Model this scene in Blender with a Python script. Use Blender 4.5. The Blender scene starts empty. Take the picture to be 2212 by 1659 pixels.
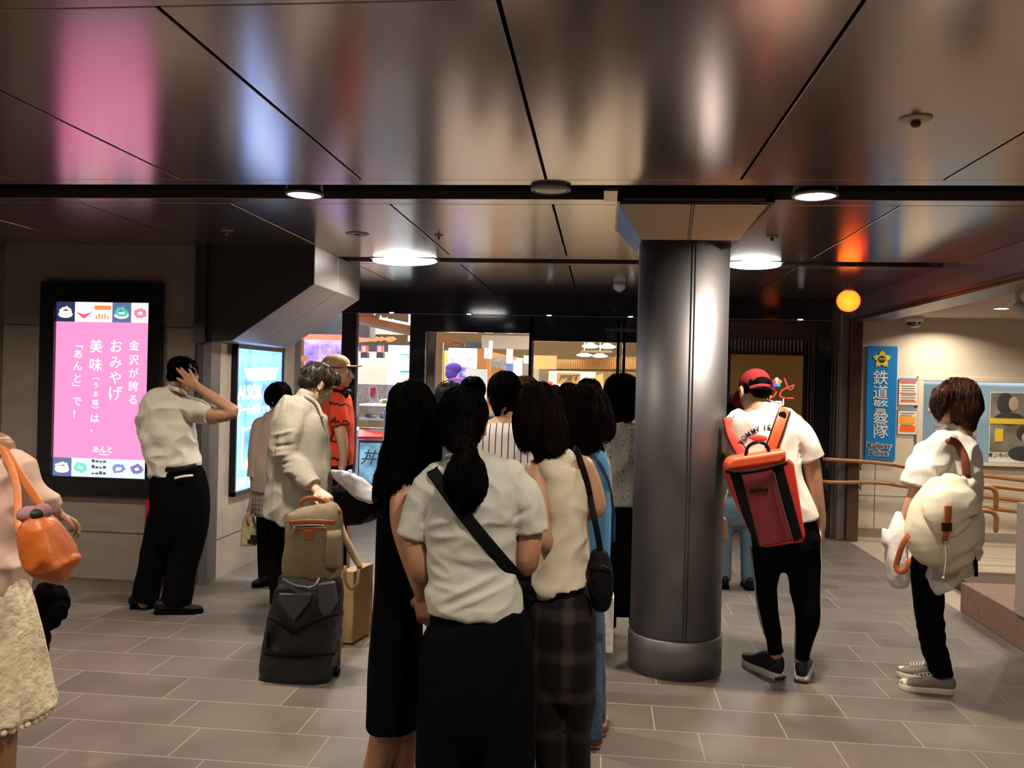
import bpy, bmesh, math, random
import numpy as np
from mathutils import Vector, Matrix, noise
from mathutils.bvhtree import BVHTree
SC = bpy.context.scene
COL = SC.collection
# ---------------------------------------------------------------- camera, world, light, exposure
FPX, CAMH = 1870.0, 1.57
def cam_axes(yaw=.1022, pitch=-.0033, roll=.0245):
    f = Vector((-math.sin(yaw)*math.cos(pitch), math.cos(yaw)*math.cos(pitch), math.sin(pitch)))
    r0 = Vector((math.cos(yaw), math.sin(yaw), 0)); u0 = r0.cross(f)
    return math.cos(roll)*r0+math.sin(roll)*u0, -math.sin(roll)*r0+math.cos(roll)*u0, f
CR, CU, CF = cam_axes()
cd = bpy.data.cameras.new('camera'); cam = bpy.data.objects.new('camera', cd); COL.objects.link(cam)
cd.sensor_fit = 'HORIZONTAL'; cd.sensor_width = 36; cd.lens = 36*FPX/2212; cd.clip_start = .05; cd.clip_end = 100
cam.matrix_world = Matrix(((CR.x, CU.x, -CF.x, 0), (CR.y, CU.y, -CF.y, 0), (CR.z, CU.z, -CF.z, CAMH), (0, 0, 0, 1)))
SC.camera = cam
w = bpy.data.worlds.new('world'); SC.world = w; w.use_nodes = True
w.node_tree.nodes['Background'].inputs[0].default_value = (.5, .45, .42, 1)
w.node_tree.nodes['Background'].inputs[1].default_value = .05
SC.view_settings.view_transform = 'Standard'; SC.view_settings.look = 'None'
SC.view_settings.gamma = 1; SC.view_settings.use_curve_mapping = False
SC.view_settings.exposure = 0.0
SC.cycles.max_bounces = 6; SC.cycles.diffuse_bounces = 3; SC.cycles.glossy_bounces = 4
SC.cycles.transparent_max_bounces = 12; SC.cycles.sample_clamp_indirect = 4
SC.cycles.caustics_reflective = False; SC.cycles.caustics_refractive = False
SC.cycles.use_denoising = True
def lamp(name, loc, size, power, col, spread=120, aim=None, shape='DISK', sy=None):
    l = bpy.data.lights.new(name, 'AREA'); l.shape = shape; l.size = size
    if sy: l.size_y = sy
    l.energy = power; l.color = col; l.spread = math.radians(spread)
    o = bpy.data.objects.new(name, l); COL.objects.link(o); o.location = loc
    d = Vector(aim)-Vector(loc) if aim else Vector((0, 0, -1))
    o.rotation_euler = d.to_track_quat('-Z', 'Y').to_euler()
    return o
ZC = 2.525
WARM = (1, .85, .66)
# the recessed downlights of the ceiling slots (light just under the ceiling), plus two added lamps at far left
for nm, x, y, s, p, c in [('slot', -1.556, 4.33, .15, 42, WARM), ('slot', 1.02, 4.33, .15, 48, WARM),
        ('bay', -1.594, 6.83, .42, 80, (1, .93, .84)), ('bay', 1.152, 6.83, .36, 60, (1, .93, .84)),
        ('slot', -4.0, 4.33, .15, 24, WARM), ('slot', -3.9, 1.9, .15, 44, WARM), ('slot', -1.9, 1.9, .15, 26, WARM), ('slot', .25, 1.9, .15, 32, WARM), ('slot', 2.1, 1.9, .15, 18, WARM),  # first two are unseen lamps, added to brighten the left pier
        ('slot', -.3, -.6, .3, 22, WARM), ('slot', 1.9, -.6, .3, 8, WARM), ('slot', -2.6, -.6, .3, 18, WARM)]:
    lamp('light_'+nm, (x, y, ZC-.035), s, p*1.0, c, 150)
for x, y, p in [(3.512, 9.2, 16), (4.1, 8.3, 22), (3.6, 7.0, 18), (4.8, 7.4, 18), (3.9, 5.6, 10)]:
    lamp('light_wing', (x, y, 2.31), .12, p, (1, .83, .62), 150)
for x, y, z, sx, sy, p, c in [(-3.2, 12.3, 3.1, 2.4, 2.2, 150, (1, .95, .88)), (-.9, 12.4, 3.05, 2.0, 2.2, 90, (1, .88, .72)),
        (.1, 15.5, 2.95, 2.6, 3, 150, (1, .80, .52)), (-4.2, 10.6, 2.7, 1.2, 1.5, 40, (.75, .75, 1))]:
    lamp('light_shop', (x, y, z), sx, p*1.8, c, 160, shape='RECTANGLE', sy=sy)

# ---------------------------------------------------------------- helpers
def ray(x, y): return CF+CR*((x-1106)/FPX)-CU*((y-829.5)/FPX)
CAM = Vector((0, 0, CAMH))
def P(x, y, Y): d = ray(x, y); return CAM+d*(Y/d.y)
def PZ(x, y, z=0.): d = ray(x, y); return CAM+d*((z-CAMH)/d.z)
def mpp(Y): return Y/FPX*1.0   # metres per photo pixel at depth Y
def mat(name, col, rough=.6, metal=0., bump=None, var=None, emit=None, es=1., spec=None, sheen=0, coat=0, alpha=None, trans=0, aniso=0):
    m = bpy.data.materials.new(name); m.use_nodes = True; nt = m.node_tree; b = nt.nodes['Principled BSDF']
    c = tuple(col)+(1,)
    b.inputs['Base Color'].default_value = c; b.inputs['Roughness'].default_value = rough; b.inputs['Metallic'].default_value = metal
    if spec is not None: b.inputs['Specular IOR Level'].default_value = spec
    if sheen: b.inputs['Sheen Weight'].default_value = sheen
    if coat: b.inputs['Coat Weight'].default_value = coat; b.inputs['Coat Roughness'].default_value = .05
    if trans: b.inputs['Transmission Weight'].default_value = trans
    if emit: b.inputs['Emission Color'].default_value = tuple(emit)+(1,); b.inputs['Emission Strength'].default_value = es
    if alpha is not None: b.inputs['Alpha'].default_value = alpha
    if aniso: b.inputs['Anisotropic'].default_value = aniso
    tc = nt.nodes.new('ShaderNodeTexCoord')
    def nz(scale, stretch, detail=3):
        mp = nt.nodes.new('ShaderNodeMapping'); mp.inputs['Scale'].default_value = stretch
        n = nt.nodes.new('ShaderNodeTexNoise'); n.inputs['Scale'].default_value = scale; n.inputs['Detail'].default_value = detail
        nt.links.new(tc.outputs['Object'], mp.inputs[0]); nt.links.new(mp.outputs[0], n.inputs['Vector']); return n
    if bump:
        n = nz(bump[0], bump[3] if len(bump) > 3 else (1, 1, 1)); bp = nt.nodes.new('ShaderNodeBump')
        bp.inputs['Strength'].default_value = bump[1]; bp.inputs['Distance'].default_value = bump[2] if len(bump) > 2 else .01
        nt.links.new(n.outputs['Fac'], bp.inputs['Height']); nt.links.new(bp.outputs[0], b.inputs['Normal'])
    if var:   # (scale, colour2, stretch, lo, hi)
        n = nz(var[0], var[2] if len(var) > 2 else (1, 1, 1)); r = nt.nodes.new('ShaderNodeValToRGB')
        r.color_ramp.elements[0].position = var[3] if len(var) > 3 else .35; r.color_ramp.elements[1].position = var[4] if len(var) > 4 else .65
        r.color_ramp.elements[0].color = c; r.color_ramp.elements[1].color = tuple(var[1])+(1,)
        nt.links.new(n.outputs['Fac'], r.inputs[0]); nt.links.new(r.outputs[0], b.inputs['Base Color'])
        if emit: nt.links.new(r.outputs[0], b.inputs['Emission Color'])
    return m
def tag(o, label=None, cat=None, group=None, kind=None):
    if label: o['label'] = label
    if cat: o['category'] = cat
    if group: o['group'] = group
    if kind: o['kind'] = kind
    return o
WL = {}
def thing(name, label, cat, loc, group=None, kind=None):
    o = bpy.data.objects.new(name, None); COL.objects.link(o); o.location = loc; o.empty_display_size = .1
    WL[o] = Vector(loc); return tag(o, label, cat, group, kind)
def put(name, verts, faces, m, parent=None, smooth=False, mats=None, fm=None):
    """link one mesh object whose vertices are given in world space"""
    v = np.asarray([tuple(q) for q in verts], dtype=float) if not isinstance(verts, np.ndarray) else verts
    if parent is not None: org = WL[parent]
    else: org = Vector(((v[:, 0].min()+v[:, 0].max())/2, (v[:, 1].min()+v[:, 1].max())/2, v[:, 2].min()))
    me = bpy.data.meshes.new(name); me.from_pydata((v-np.array(org)).tolist(), [], faces)
    for mm in (mats or [m]): me.materials.append(mm)
    if fm is not None: me.polygons.foreach_set('material_index', fm)
    if smooth: me.polygons.foreach_set('use_smooth', [True]*len(me.polygons))
    me.update()
    o = bpy.data.objects.new(name, me); COL.objects.link(o)
    if parent is not None: o.parent = parent
    else: o.location = org
    WL[o] = Vector(org) if parent is None else Vector(WL[parent]); return o
class B:
    """collects boxes, prisms, tubes as one mesh"""
    def __init__(s): s.v = []; s.f = []; s.fm = []; s.mi = 0
    def add(s, vs, fs):
        n = len(s.v); s.v += [tuple(q) for q in vs]; s.f += [[i+n for i in f] for f in fs]; s.fm += [s.mi]*len(fs); return s
    def box(s, x0, x1, y0, y1, z0, z1):
        s.add([(x, y, z) for z in (z0, z1) for x, y in ((x0, y0), (x1, y0), (x1, y1), (x0, y1))],
              [(3, 2, 1, 0), (4, 5, 6, 7), (0, 1, 5, 4), (1, 2, 6, 5), (2, 3, 7, 6), (3, 0, 4, 7)]); return s
    def prism(s, poly, d):
        """poly: list of 3D points, d: extrusion vector"""
        n = len(poly); d = Vector(d); a = [Vector(p) for p in poly]; b = [p+d for p in a]
        s.add(a+b, [tuple(range(n))[::-1], tuple(range(n, 2*n))]+[(i, (i+1) % n, (i+1) % n+n, i+n) for i in range(n)]); return s
    def quad(s, a, b, c, d): s.add([a, b, c, d], [(0, 1, 2, 3)]); return s
    def bar(s, a, b, w_, h_):
        a = Vector(a); b = Vector(b); t = (b-a).normalized(); u = t.cross(Vector((0, 0, 1)))
        if u.length < 1e-3: u = Vector((1, 0, 0))
        u.normalize(); v = t.cross(u); u *= w_/2; v *= h_/2
        s.add([a-u-v, a+u-v, a+u+v, a-u+v, b-u-v, b+u-v, b+u+v, b-u+v], [(0, 1, 2, 3), (7, 6, 5, 4), (0, 4, 5, 1), (1, 5, 6, 2), (2, 6, 7, 3), (3, 7, 4, 0)]); return s
    def lathe(s, c, prof, n=32, axis=(0, 0, 1)):
        c = Vector(c); q = Vector((0, 0, 1)).rotation_difference(Vector(axis)); vs = []; fs = []
        for r, z in prof:
            for k in range(n): a = 2*math.pi*k/n; vs.append(c+q @ Vector((r*math.cos(a), r*math.sin(a), z)))
        for i in range(len(prof)-1):
            for k in range(n): fs.append((i*n+k, i*n+(k+1) % n, (i+1)*n+(k+1) % n, (i+1)*n+k))
        fs.append(tuple(range(n))[::-1]); fs.append(tuple(range((len(prof)-1)*n, len(prof)*n)))
        s.add(vs, fs); return s
    def ell(s, c, r, n=16, rot=None):
        c = Vector(c); vs = [Vector((0, 0, -1))]; m_ = n//2
        for i in range(1, m_):
            ph = -math.pi/2+math.pi*i/m_
            for k in range(n): a = 2*math.pi*k/n; vs.append(Vector((math.cos(ph)*math.cos(a), math.cos(ph)*math.sin(a), math.sin(ph))))
        vs.append(Vector((0, 0, 1)))
        vs = [Vector((q.x*r[0], q.y*r[1], q.z*r[2])) for q in vs]
        if rot is not None: vs = [rot @ q for q in vs]
        fs = [(0, 1+(k+1) % n, 1+k) for k in range(n)]
        for i in range(m_-2):
            for k in range(n): fs.append((1+i*n+k, 1+i*n+(k+1) % n, 1+(i+1)*n+(k+1) % n, 1+(i+1)*n+k))
        L = len(vs)-1; fs += [(1+(m_-2)*n+k, 1+(m_-2)*n+(k+1) % n, L) for k in range(n)]
        s.add([c+q for q in vs], fs); return s
    def tube(s, pts, ra, rb=None, ref=(1, 0, 0), n=16, sub=3, cap='round', sq=2.0, closed=False):
        """smooth tube through pts; ra = half width along ref, rb = half depth; scalars or lists"""
        pts = [Vector(p) for p in pts]; N = len(pts)
        if not hasattr(ra, '__len__'): ra = [ra]*N
        if rb is None: rb = list(ra)
        if not hasattr(rb, '__len__'): rb = [rb]*N
        A = np.array([[*p, a, b] for p, a, b in zip(pts, ra, rb)]); out = []
        if N > 2 and sub > 1:
            E = np.vstack([2*A[0]-A[1], A, 2*A[-1]-A[-2]])
            for i in range(1, N):
                for k in range(sub):
                    t = k/sub; p0, p1, p2, p3 = E[i-1], E[i], E[i+1], E[i+2]
                    out.append(.5*((2*p1)+(-p0+p2)*t+(2*p0-5*p1+4*p2-p3)*t*t+(-p0+3*p1-3*p2+p3)*t**3))
            out.append(A[-1])
        else: out = list(A)
        out = np.array(out); L = len(out); C = out[:, :3]; T = np.gradient(C, axis=0); T /= np.linalg.norm(T, axis=1)[:, None]+1e-9
        refs = np.array(ref, float); rings = []
        def ring(c, t, a, b):
            u = refs-t*np.dot(refs, t); u /= np.linalg.norm(u)+1e-9; v_ = np.cross(t, u); r = []
            for k in range(n):
                th = 2*math.pi*k/n; cx, sx = math.cos(th), math.sin(th)
                if sq != 2.0:
                    cx = math.copysign(abs(cx)**(2/sq), cx); sx = math.copysign(abs(sx)**(2/sq), sx)
                r.append(c+u*a*cx+v_*b*sx)
            return r
        def dome(i, sgn):
            c, t, a, b = C[i], T[i], max(out[i, 3], 1e-4), max(out[i, 4], 1e-4); h = min(a, b); res = []
            for q in (.35, .7, .92): res.append(ring(c+sgn*t*h*math.sin(q*math.pi/2), t, a*math.cos(q*math.pi/2), b*math.cos(q*math.pi/2)))
            return res
        cs = cap if isinstance(cap, (tuple, list)) else (cap, cap)
        if cs[0] == 'round': rings += dome(0, -1)[::-1]
        for i in range(L): rings.append(ring(C[i], T[i], max(out[i, 3], 1e-4), max(out[i, 4], 1e-4)))
        if cs[1] == 'round': rings += dome(L-1, 1)
        vs = [q for r in rings for q in r]; M_ = len(rings)
        fs = [(i*n+k, i*n+(k+1) % n, (i+1)*n+(k+1) % n, (i+1)*n+k) for i in range(M_-1) for k in range(n)]
        if cs[0] != 'open': fs.append(tuple(range(n))[::-1])
        if cs[1] != 'open': fs.append(tuple(range((M_-1)*n, M_*n)))
        s.add(vs, fs); return s
    def put(s, name, m, parent=None, smooth=False, bevel=0, seg=2):
        multi = isinstance(m, (list, tuple))
        o = put(name, s.v, s.f, None if multi else m, parent, smooth, mats=m if multi else None, fm=s.fm if multi else None)
        if bevel:
            bv = o.modifiers.new('b', 'BEVEL'); bv.width = bevel; bv.segments = seg; bv.limit_method = 'ANGLE'
        return o
    def blob(s, name, m, parent=None, vox=.008, smooth=4, disp=None, sub=False):
        """union of everything collected, voxel-remeshed to one continuous surface, then displaced"""
        v, f = remesh(s.v, s.f, vox, smooth)
        if disp is not None: v = disp(v, f)
        return put(name, v, f, m, parent, True)
def remesh(v, f, vox, smooth):
    me = bpy.data.meshes.new('t'); me.from_pydata(v, [], f); me.update()
    bm = bmesh.new(); bm.from_mesh(me); bmesh.ops.recalc_face_normals(bm, faces=bm.faces); bm.to_mesh(me); bm.free()
    o = bpy.data.objects.new('t', me); COL.objects.link(o)
    r = o.modifiers.new('r', 'REMESH'); r.mode = 'VOXEL'; r.voxel_size = vox; r.adaptivity = 0
    if smooth: q = o.modifiers.new('s', 'SMOOTH'); q.factor = .5; q.iterations = smooth
    dg = bpy.context.evaluated_depsgraph_get(); ev = o.evaluated_get(dg); m2 = ev.to_mesh()
    n = len(m2.vertices); co = np.empty(n*3); m2.vertices.foreach_get('co', co)
    fs = [list(p.vertices) for p in m2.polygons]
    ev.to_mesh_clear(); bpy.data.objects.remove(o); bpy.data.meshes.remove(me)
    return co.reshape(-1, 3), fs
def vnormals(v, f):
    f4 = np.array([q if len(q) == 4 else q+[q[-1]] for q in f]); n = np.cross(v[f4[:, 2]]-v[f4[:, 0]], v[f4[:, 3]]-v[f4[:, 1]])
    vn = np.zeros_like(v)
    for k in range(4): np.add.at(vn, f4[:, k], n)
    return vn/(np.linalg.norm(vn, axis=1)[:, None]+1e-12)
def folds(amp=.006, scale=(9, 9, 3), seed=0, extra=None, fine=.0):
    """cloth folds: ridged noise stretched by scale, pushed along the normal"""
    def d(v, f):
        vn = vnormals(v, f); h = np.zeros(len(v)); off = Vector((seed*3.1, seed*1.7, seed*.9))
        for i, p in enumerate(v):
            q = Vector((p[0]*scale[0], p[1]*scale[1], p[2]*scale[2]))+off
            w_ = noise.noise(q+Vector((noise.noise(q*.7), noise.noise(q*.7+Vector((5, 5, 5))), 0))*.8)
            h[i] = (1-abs(w_)*2.6)*amp-amp*.5
            if fine: h[i] += noise.noise(q*2.7)*fine
        if extra is not None: h = h+extra(v)
        return v+vn*h[:, None]
    return d
def text(body, m, parent, org, right, up, size, depth=.002, align='CENTER', shear=0, bold=0, name='lettering'):
    """lettering as a real thin mesh standing on the surface at org"""
    cu = bpy.data.curves.new('t', 'FONT'); cu.body = body; cu.size = size; cu.extrude = depth; cu.align_x = align; cu.align_y = 'CENTER'; cu.offset = bold; cu.shear = shear
    cu.resolution_u = 3
    o = bpy.data.objects.new('t', cu); COL.objects.link(o); dg = bpy.context.evaluated_depsgraph_get()
    me = o.evaluated_get(dg).to_mesh(); n = len(me.vertices); co = np.empty(n*3); me.vertices.foreach_get('co', co); co = co.reshape(-1, 3)
    fs = [list(p.vertices) for p in me.polygons]; o.evaluated_get(dg).to_mesh_clear(); bpy.data.objects.remove(o)
    r = Vector(right).normalized(); u = Vector(up).normalized(); k = r.cross(u)
    Mx = np.array([r, u, k]); v = co @ Mx+np.array(org)
    if m is None: return v, fs
    return put(name, v, fs, m, parent)
class T(B):
    """several words merged into one lettering mesh"""
    def w(s, body, org, right, up, size, **k):
        v, f = text(body, None, None, org, right, up, size, **k); s.add(v.tolist(), f); return s
# ---------------------------------------------------------------- materials of the place
M_tile = mat('floor_tile', (.118, .098, .086), .52, bump=(60, .4, .003), var=(2.2, (.165, .138, .118), (1, 1, 1), .3, .7))
M_tile2 = mat('floor_tile_dark', (.10, .084, .074), .5, bump=(60, .25, .003), var=(3.1, (.14, .116, .10)))
M_grout = mat('grout', (.33, .285, .235), .8)
M_wingfl = mat('wing_floor', (.36, .31, .25), .6, bump=(50, .1, .002))
M_ceil = mat('ceiling_metal', (.39, .32, .31), .19, .84, var=(1.2, (.355, .295, .285)))
M_black = mat('black_gap', (.008, .007, .008), .6)
M_gloss = mat('black_gloss', (.012, .012, .016), .08, spec=.6)
M_bmetal = mat('black_metal', (.02, .02, .025), .3, .6)
M_stone = mat('wall_stone', (.33, .285, .25), .5, bump=(9, .06, .01), var=(5, (.40, .35, .305), (.5, 1, 2.4), .3, .7))
M_stone2 = mat('wall_stone_light', (.34, .29, .235), .25, bump=(40, .05, .002), var=(6, (.40, .345, .285)))
M_steel = mat('brushed_steel', (.23, .225, .25), .54, 1.0, bump=(160, .05, .001, (1, 1, .04)), var=(3, (.235, .23, .25)))
M_steeld = mat('dark_steel', (.16, .155, .16), .33, 1.0)
M_tan = mat('tan_metal', (.42, .345, .26), .36, .85)
M_cream = mat('cream_wall', (.62, .55, .47), .7, bump=(60, .08, .002))
M_brown = mat('brown_metal', (.10, .055, .04), .35, .4)
M_brownst = mat('brown_stone', (.17, .085, .06), .5, bump=(40, .1, .002), var=(30, (.22, .12, .09)))
M_white = mat('white_paint', (.75, .74, .72), .5)
M_glass = bpy.data.materials.new('glass'); M_glass.use_nodes = True
_n = M_glass.node_tree; _n.nodes.remove(_n.nodes['Principled BSDF']); _t = _n.nodes.new('ShaderNodeBsdfTransparent'); _g = _n.nodes.new('ShaderNodeBsdfGlossy'); _g.inputs['Roughness'].default_value = .02
_t.inputs[0].default_value = (.93, .95, .96, 1); _f = _n.nodes.new('ShaderNodeFresnel'); _f.inputs[0].default_value = 1.6; _x = _n.nodes.new('ShaderNodeMixShader')
_n.links.new(_f.outputs[0], _x.inputs[0]); _n.links.new(_t.outputs[0], _x.inputs[1]); _n.links.new(_g.outputs[0], _x.inputs[2]); _n.links.new(_x.outputs[0], _n.nodes['Material Output'].inputs[0])
def emat(name, col, s=1.): return mat(name, (0, 0, 0), .4, emit=col, es=s)
M_lamp = emat('lamp_white', (1, .93, .84), 14); M_lampc = emat('lamp_cool', (1, .97, .93), 16)
ST = dict(kind='structure')
# ---------------------------------------------------------------- floor: 0.588 x 0.302 m slabs laid in random bond
random.seed(4)
fl = B(); fl.box(-6.5, 2.6, -4, 9.6, -.06, -.0004)
offs = {0: .284, 1: .034, 2: .329, 3: .424, 4: .370, -1: .475, -2: .038}
for r in range(-27, 19):
    y0 = 3.98+.302*r; o_ = offs.get(r, random.random()*.588)
    for k in range(-12, 5):
        x0 = o_+.588*k; x1 = min(x0+.588, 2.6)
        if x1 < x0+.02: continue
        fl.mi = 1+(random.random() < .35); g = .0026
        a, b, c, d = x0+g, x1-g, y0+g, min(y0+.302, 9.6)-g*1.6
        fl.add([(a, c, 0), (b, c, 0), (b, d, 0), (a, d, 0)], [(0, 1, 2, 3)])
tag(fl.put('floor', [M_grout, M_tile, M_tile2]), **ST)
tag(B().box(2.6, 7.5, -4, 9.7, -.08, -.004).put('floor_wing', M_wingfl), **ST)
tag(B().box(-6.5, 2.4, 9.6, 21, -.06, 0).put('floor_shop', mat('shop_floor', (.45, .40, .34), .35)), **ST)
# ---------------------------------------------------------------- ceiling panels with open slots
SE = [-6.555, -5.66, -4.765, -3.87, -2.975, -2.08, -1.1775, -.2805, .6205, 1.517, 2.60]
bands = [(-4.0, -2.90), (-2.85, -.82), (-.29, 1.63), (2.155, 4.09), (4.655, 6.55), (7.09, 9.45)]
ce = B()
for y0, y1 in bands:
    for i in range(len(SE)-1):
        ce.box(SE[i]+.006, SE[i+1]-.006, y0+.004, y1-.004, ZC, ZC+.03)
for y0, y1 in ((4.09, 4.2), (4.53, 4.655), (6.55, 6.72), (6.98, 7.09), (1.63, 1.72), (2.05, 2.155), (-.82, -.75), (-.36, -.29)):
    ce.box(-6.5, 2.6, y0+.003, y1, ZC+.001, ZC+.05)
tag(ce.put('ceiling', M_ceil, bevel=.002, seg=1), **ST)
tr = B()
for y0, y1 in ((4.2, 4.53), (6.72, 6.98), (1.72, 2.05), (-.75, -.36)):
    tr.box(-6.5, 2.6, y0-.02, y0, ZC+.05, ZC+.2); tr.box(-6.5, 2.6, y1, y1+.02, ZC+.05, ZC+.2)
tr.box(-6.5, 2.6, -4, 9.6, ZC+.2, ZC+.26)
tag(tr.put('ceiling_slot_tray', M_black), **ST)
# ---------------------------------------------------------------- left pier, side wall
wl = B(); wl.box(-4.56, -2.97, 6.2, 7.9, 0, ZC)
tag(wl.put('wall_left', M_stone), **ST)
tag(B().box(-4.56, -2.97, 6.193, 6.2, 1.905, 1.912).put('trim_joint', mat('joint', (.10, .085, .075), .7)), **ST)
tag(B().box(-4.56, -2.97, 6.194, 6.2, 0.352, 0.357).put('trim_joint', bpy.data.materials['joint']), **ST)
tag(B().box(-2.97, -2.89, 6.33, 7.95, 0, ZC).put('wall_side', M_stone2), **ST)
tag(B().box(-2.8905, -2.887, 6.33, 7.95, .30, .306).put('trim_joint', bpy.data.materials['joint']), **ST)
tag(B().box(-5.2, -4.60, 6.6, 9.5, 0, ZC).put('wall_passage_end', M_stone), **ST)
tag(B().box(-6.5, -6.4, -4, 6.6, 0, ZC).put('wall_far_left', M_stone), **ST)
tag(B().box(-6.5, 7.5, -4.1, -4.0, -.06, 3).put('wall_behind', mat('wall_behind_paint', (.25, .21, .18), .7)), **ST)
tag(B().box(-4.62, -4.56, 6.45, 6.6, 0, ZC).put('trim_passage_post', M_steeld), **ST)
# chamfered steel guard on the pier corner
g = B(); zt = 1.87
pl = [(-3.02, 6.19), (-2.99, 6.165), (-2.935, 6.15), (-2.885, 6.175), (-2.885, 6.335), (-3.02, 6.335)]
g.prism([(x, y, 0) for x, y in pl], (0, 0, zt))
top = [(-2.91, 6.24)]*6
n0 = len(g.v); g.add([(x, y, zt) for x, y in pl]+[(-2.90, 6.30, 2.09)], [(i, (i+1) % 6, 6) for i in range(6)])
tag(g.put('trim_corner_guard', M_steel), **ST)
# sloping metal-clad haunch over the side wall
hn = thing('trim_haunch', 'dark metal clad haunch sloping down from the ceiling to the blue signboard wall', 'duct casing', (-2.5, 6.75, 1.8), kind='structure')
y0, y1, ym = 6.15, 7.35, 6.72
M_hn = mat('satin_casing', (.36, .32, .30), .42, .75)
def hprof(y, dx=0): return [(-2.97, y, ZC), (-2.105, y, ZC), (-2.105, y, 2.245), (-2.72, y, 1.818), (-2.97, y, 1.80)]
B().prism(hprof(y0+.012), (0, ym-y0-.016, 0)).put('casing_panel', M_hn, hn, bevel=.003)
B().prism(hprof(ym+.002), (0, y1-ym, 0)).put('casing_panel', M_hn, hn, bevel=.003)
B().prism(hprof(y0), (0, .011, 0)).put('end_plate', mat('slate_metal', (.10, .10, .12), .45, .7), hn, bevel=.002)
B().box(-2.99, -2.905, 6.10, 6.15, 1.80, ZC).put('end_flange', M_steeld, hn)
# ---------------------------------------------------------------- column with hopper capital
cl = thing('column', 'round brushed steel column with a flared square capital in the middle of the hall', 'column', (.445, 4.903, 0), kind='thing')
c0 = (.445, 4.903, 0)
B().lathe(c0, [(.258, 0), (.258, .20), (.252, .206)], 96).put('base_ring', M_steel, cl, True)
B().lathe(c0, [(.25, .21), (.25, 2.36)], 96).put('shaft', M_steel, cl, True)
for o in (0,):
    sm = B(); a0 = math.atan2(-1, .12)
    for da in (-.035, .035):
        a = a0+da; x, y = .445+.2505*math.cos(a), 4.903+.2505*math.sin(a); sm.box(x-.0022, x+.0022, y-.003, y+.01, 0, 2.35)
    sm.put('seam', M_black, cl)
hp = B(); zb = 2.338; X0, X1, Y0, Y1 = .072, .822, 4.51, 5.31; b0, b1, b2, b3 = .195, .70, 4.652, 5.155; zt = 2.50
def hop(x0, x1, u0, u1):
    return [(x0, Y0, zt), (x1, Y0, zt), (u1, b2, zb), (u0, b2, zb)]
def face_slab(name, pts, m, t=.012):
    a, b_, c_, d_ = [Vector(q) for q in pts]; n_ = (b_-a).cross(d_-a).normalized()*t
    return B().prism([a, b_, c_, d_], n_).put(name, m, cl, bevel=.002)
face_slab('capital_panel', hop(X0, .437, b0, .437), M_tan); face_slab('capital_panel', hop(.457, X1, .452, b1), M_tan)
face_slab('capital_strip', hop(.439, .455, .438, .451), mat('tan_dark', (.30, .23, .17), .4, .8))
M_bluef = mat('blue_film', (.12, .28, .50), .4, .35, bump=(14, .5, .02))
face_slab('capital_side', [(X0, Y0+.01, zt), (b0, b2, zb), (b0, b3, zb), (X0, Y1, zt)], M_bluef); tag(cl.children[-1], 'side panel under blue protective film')
face_slab('capital_side', [(X1, Y0+.01, zt), (X1, Y1, zt), (b1, b3, zb), (b1, b2, zb)], M_tan)
face_slab('capital_back', [(X0, Y1, zt), (b0, b3, zb), (b1, b3, zb), (X1, Y1, zt)], M_tan)
B().box(b0, b1, b2, b3, zb, zb+.01).put('capital_soffit', M_steeld, cl)
B().box(X0-.01, X1+.03, Y0-.03, Y1+.02, zt+.004, zt+.03).put('capital_collar', M_bmetal, cl)
B().box(X0+.02, X1-.02, Y0-.045, Y0-.03, zt+.012, zt+.022).put('capital_rail', M_steel, cl)
B().box(X0-.08, X0-.012, 4.30, 4.55, ZC-.005, ZC+.01).put('capital_bracket', M_tan, cl)
# ---------------------------------------------------------------- right side: beam, jamb, wing room
tag(B().box(2.60, 2.86, -4, 9.28, 2.30, ZC+.1).put('wall_right_beam', mat('purple_brown', (.27, .22, .235), .45, .3, bump=(30, .05, .002))), **ST)
tag(B().box(2.575, 2.88, -4, 9.27, 2.272, 2.30).put('trim_lintel', M_brown, bevel=.006), **ST)
tag(B().box(2.575, 2.60, -4, 9.27, 2.30, 2.325).put('trim_lintel', mat('brown_bright', (.22, .14, .11), .3, .7), bevel=.004), **ST)
tag(B().box(2.56, 2.68, 9.26, 9.33, 0, 2.30).put('door_1', M_brown, bevel=.006), **ST)
tag(B().box(2.47, 2.56, 9.30, 9.36, 0, ZC).put('trim_jamb', mat('grey_brown', (.17, .135, .12), .4, .5), bevel=.01), **ST)
tag(B().box(2.42, 2.47, 9.36, 9.42, 0, ZC).put('trim_jamb', M_steeld), **ST)
tag(B().box(2.43, 7.5, 9.62, 9.72, -.08, 2.6).put('wall_wing_back', M_cream), **ST)
tag(B().box(2.66, 3.32, 9.605, 9.62, .06, 2.35).put('wall_wing_panel', M_cream), **ST)
tag(B().box(2.66, 7.4, 9.598, 9.62, -.05, .09).put('baseboard_wing', mat('greige', (.30, .26, .21), .5)), **ST)
tag(B().box(7.4, 7.5, -4, 9.7, -.08, 2.6).put('wall_wing_right', M_cream), **ST)
tag(B().box(2.86, 7.5, -4, 9.7, 2.35, 2.42).put('ceiling_wing', mat('wing_ceiling', (.50, .44, .38), .7)), **ST)
for z in (.44, .78): tag(B().box(2.68, 7.4, 9.601, 9.606, z, z+.004).put('trim_wing_joint', bpy.data.materials['joint']), **ST)
tag(B().box(2.94, 2.944, 9.601, 9.605, .09, .8).put('trim_wing_joint', bpy.data.materials['joint']), **ST)
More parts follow.
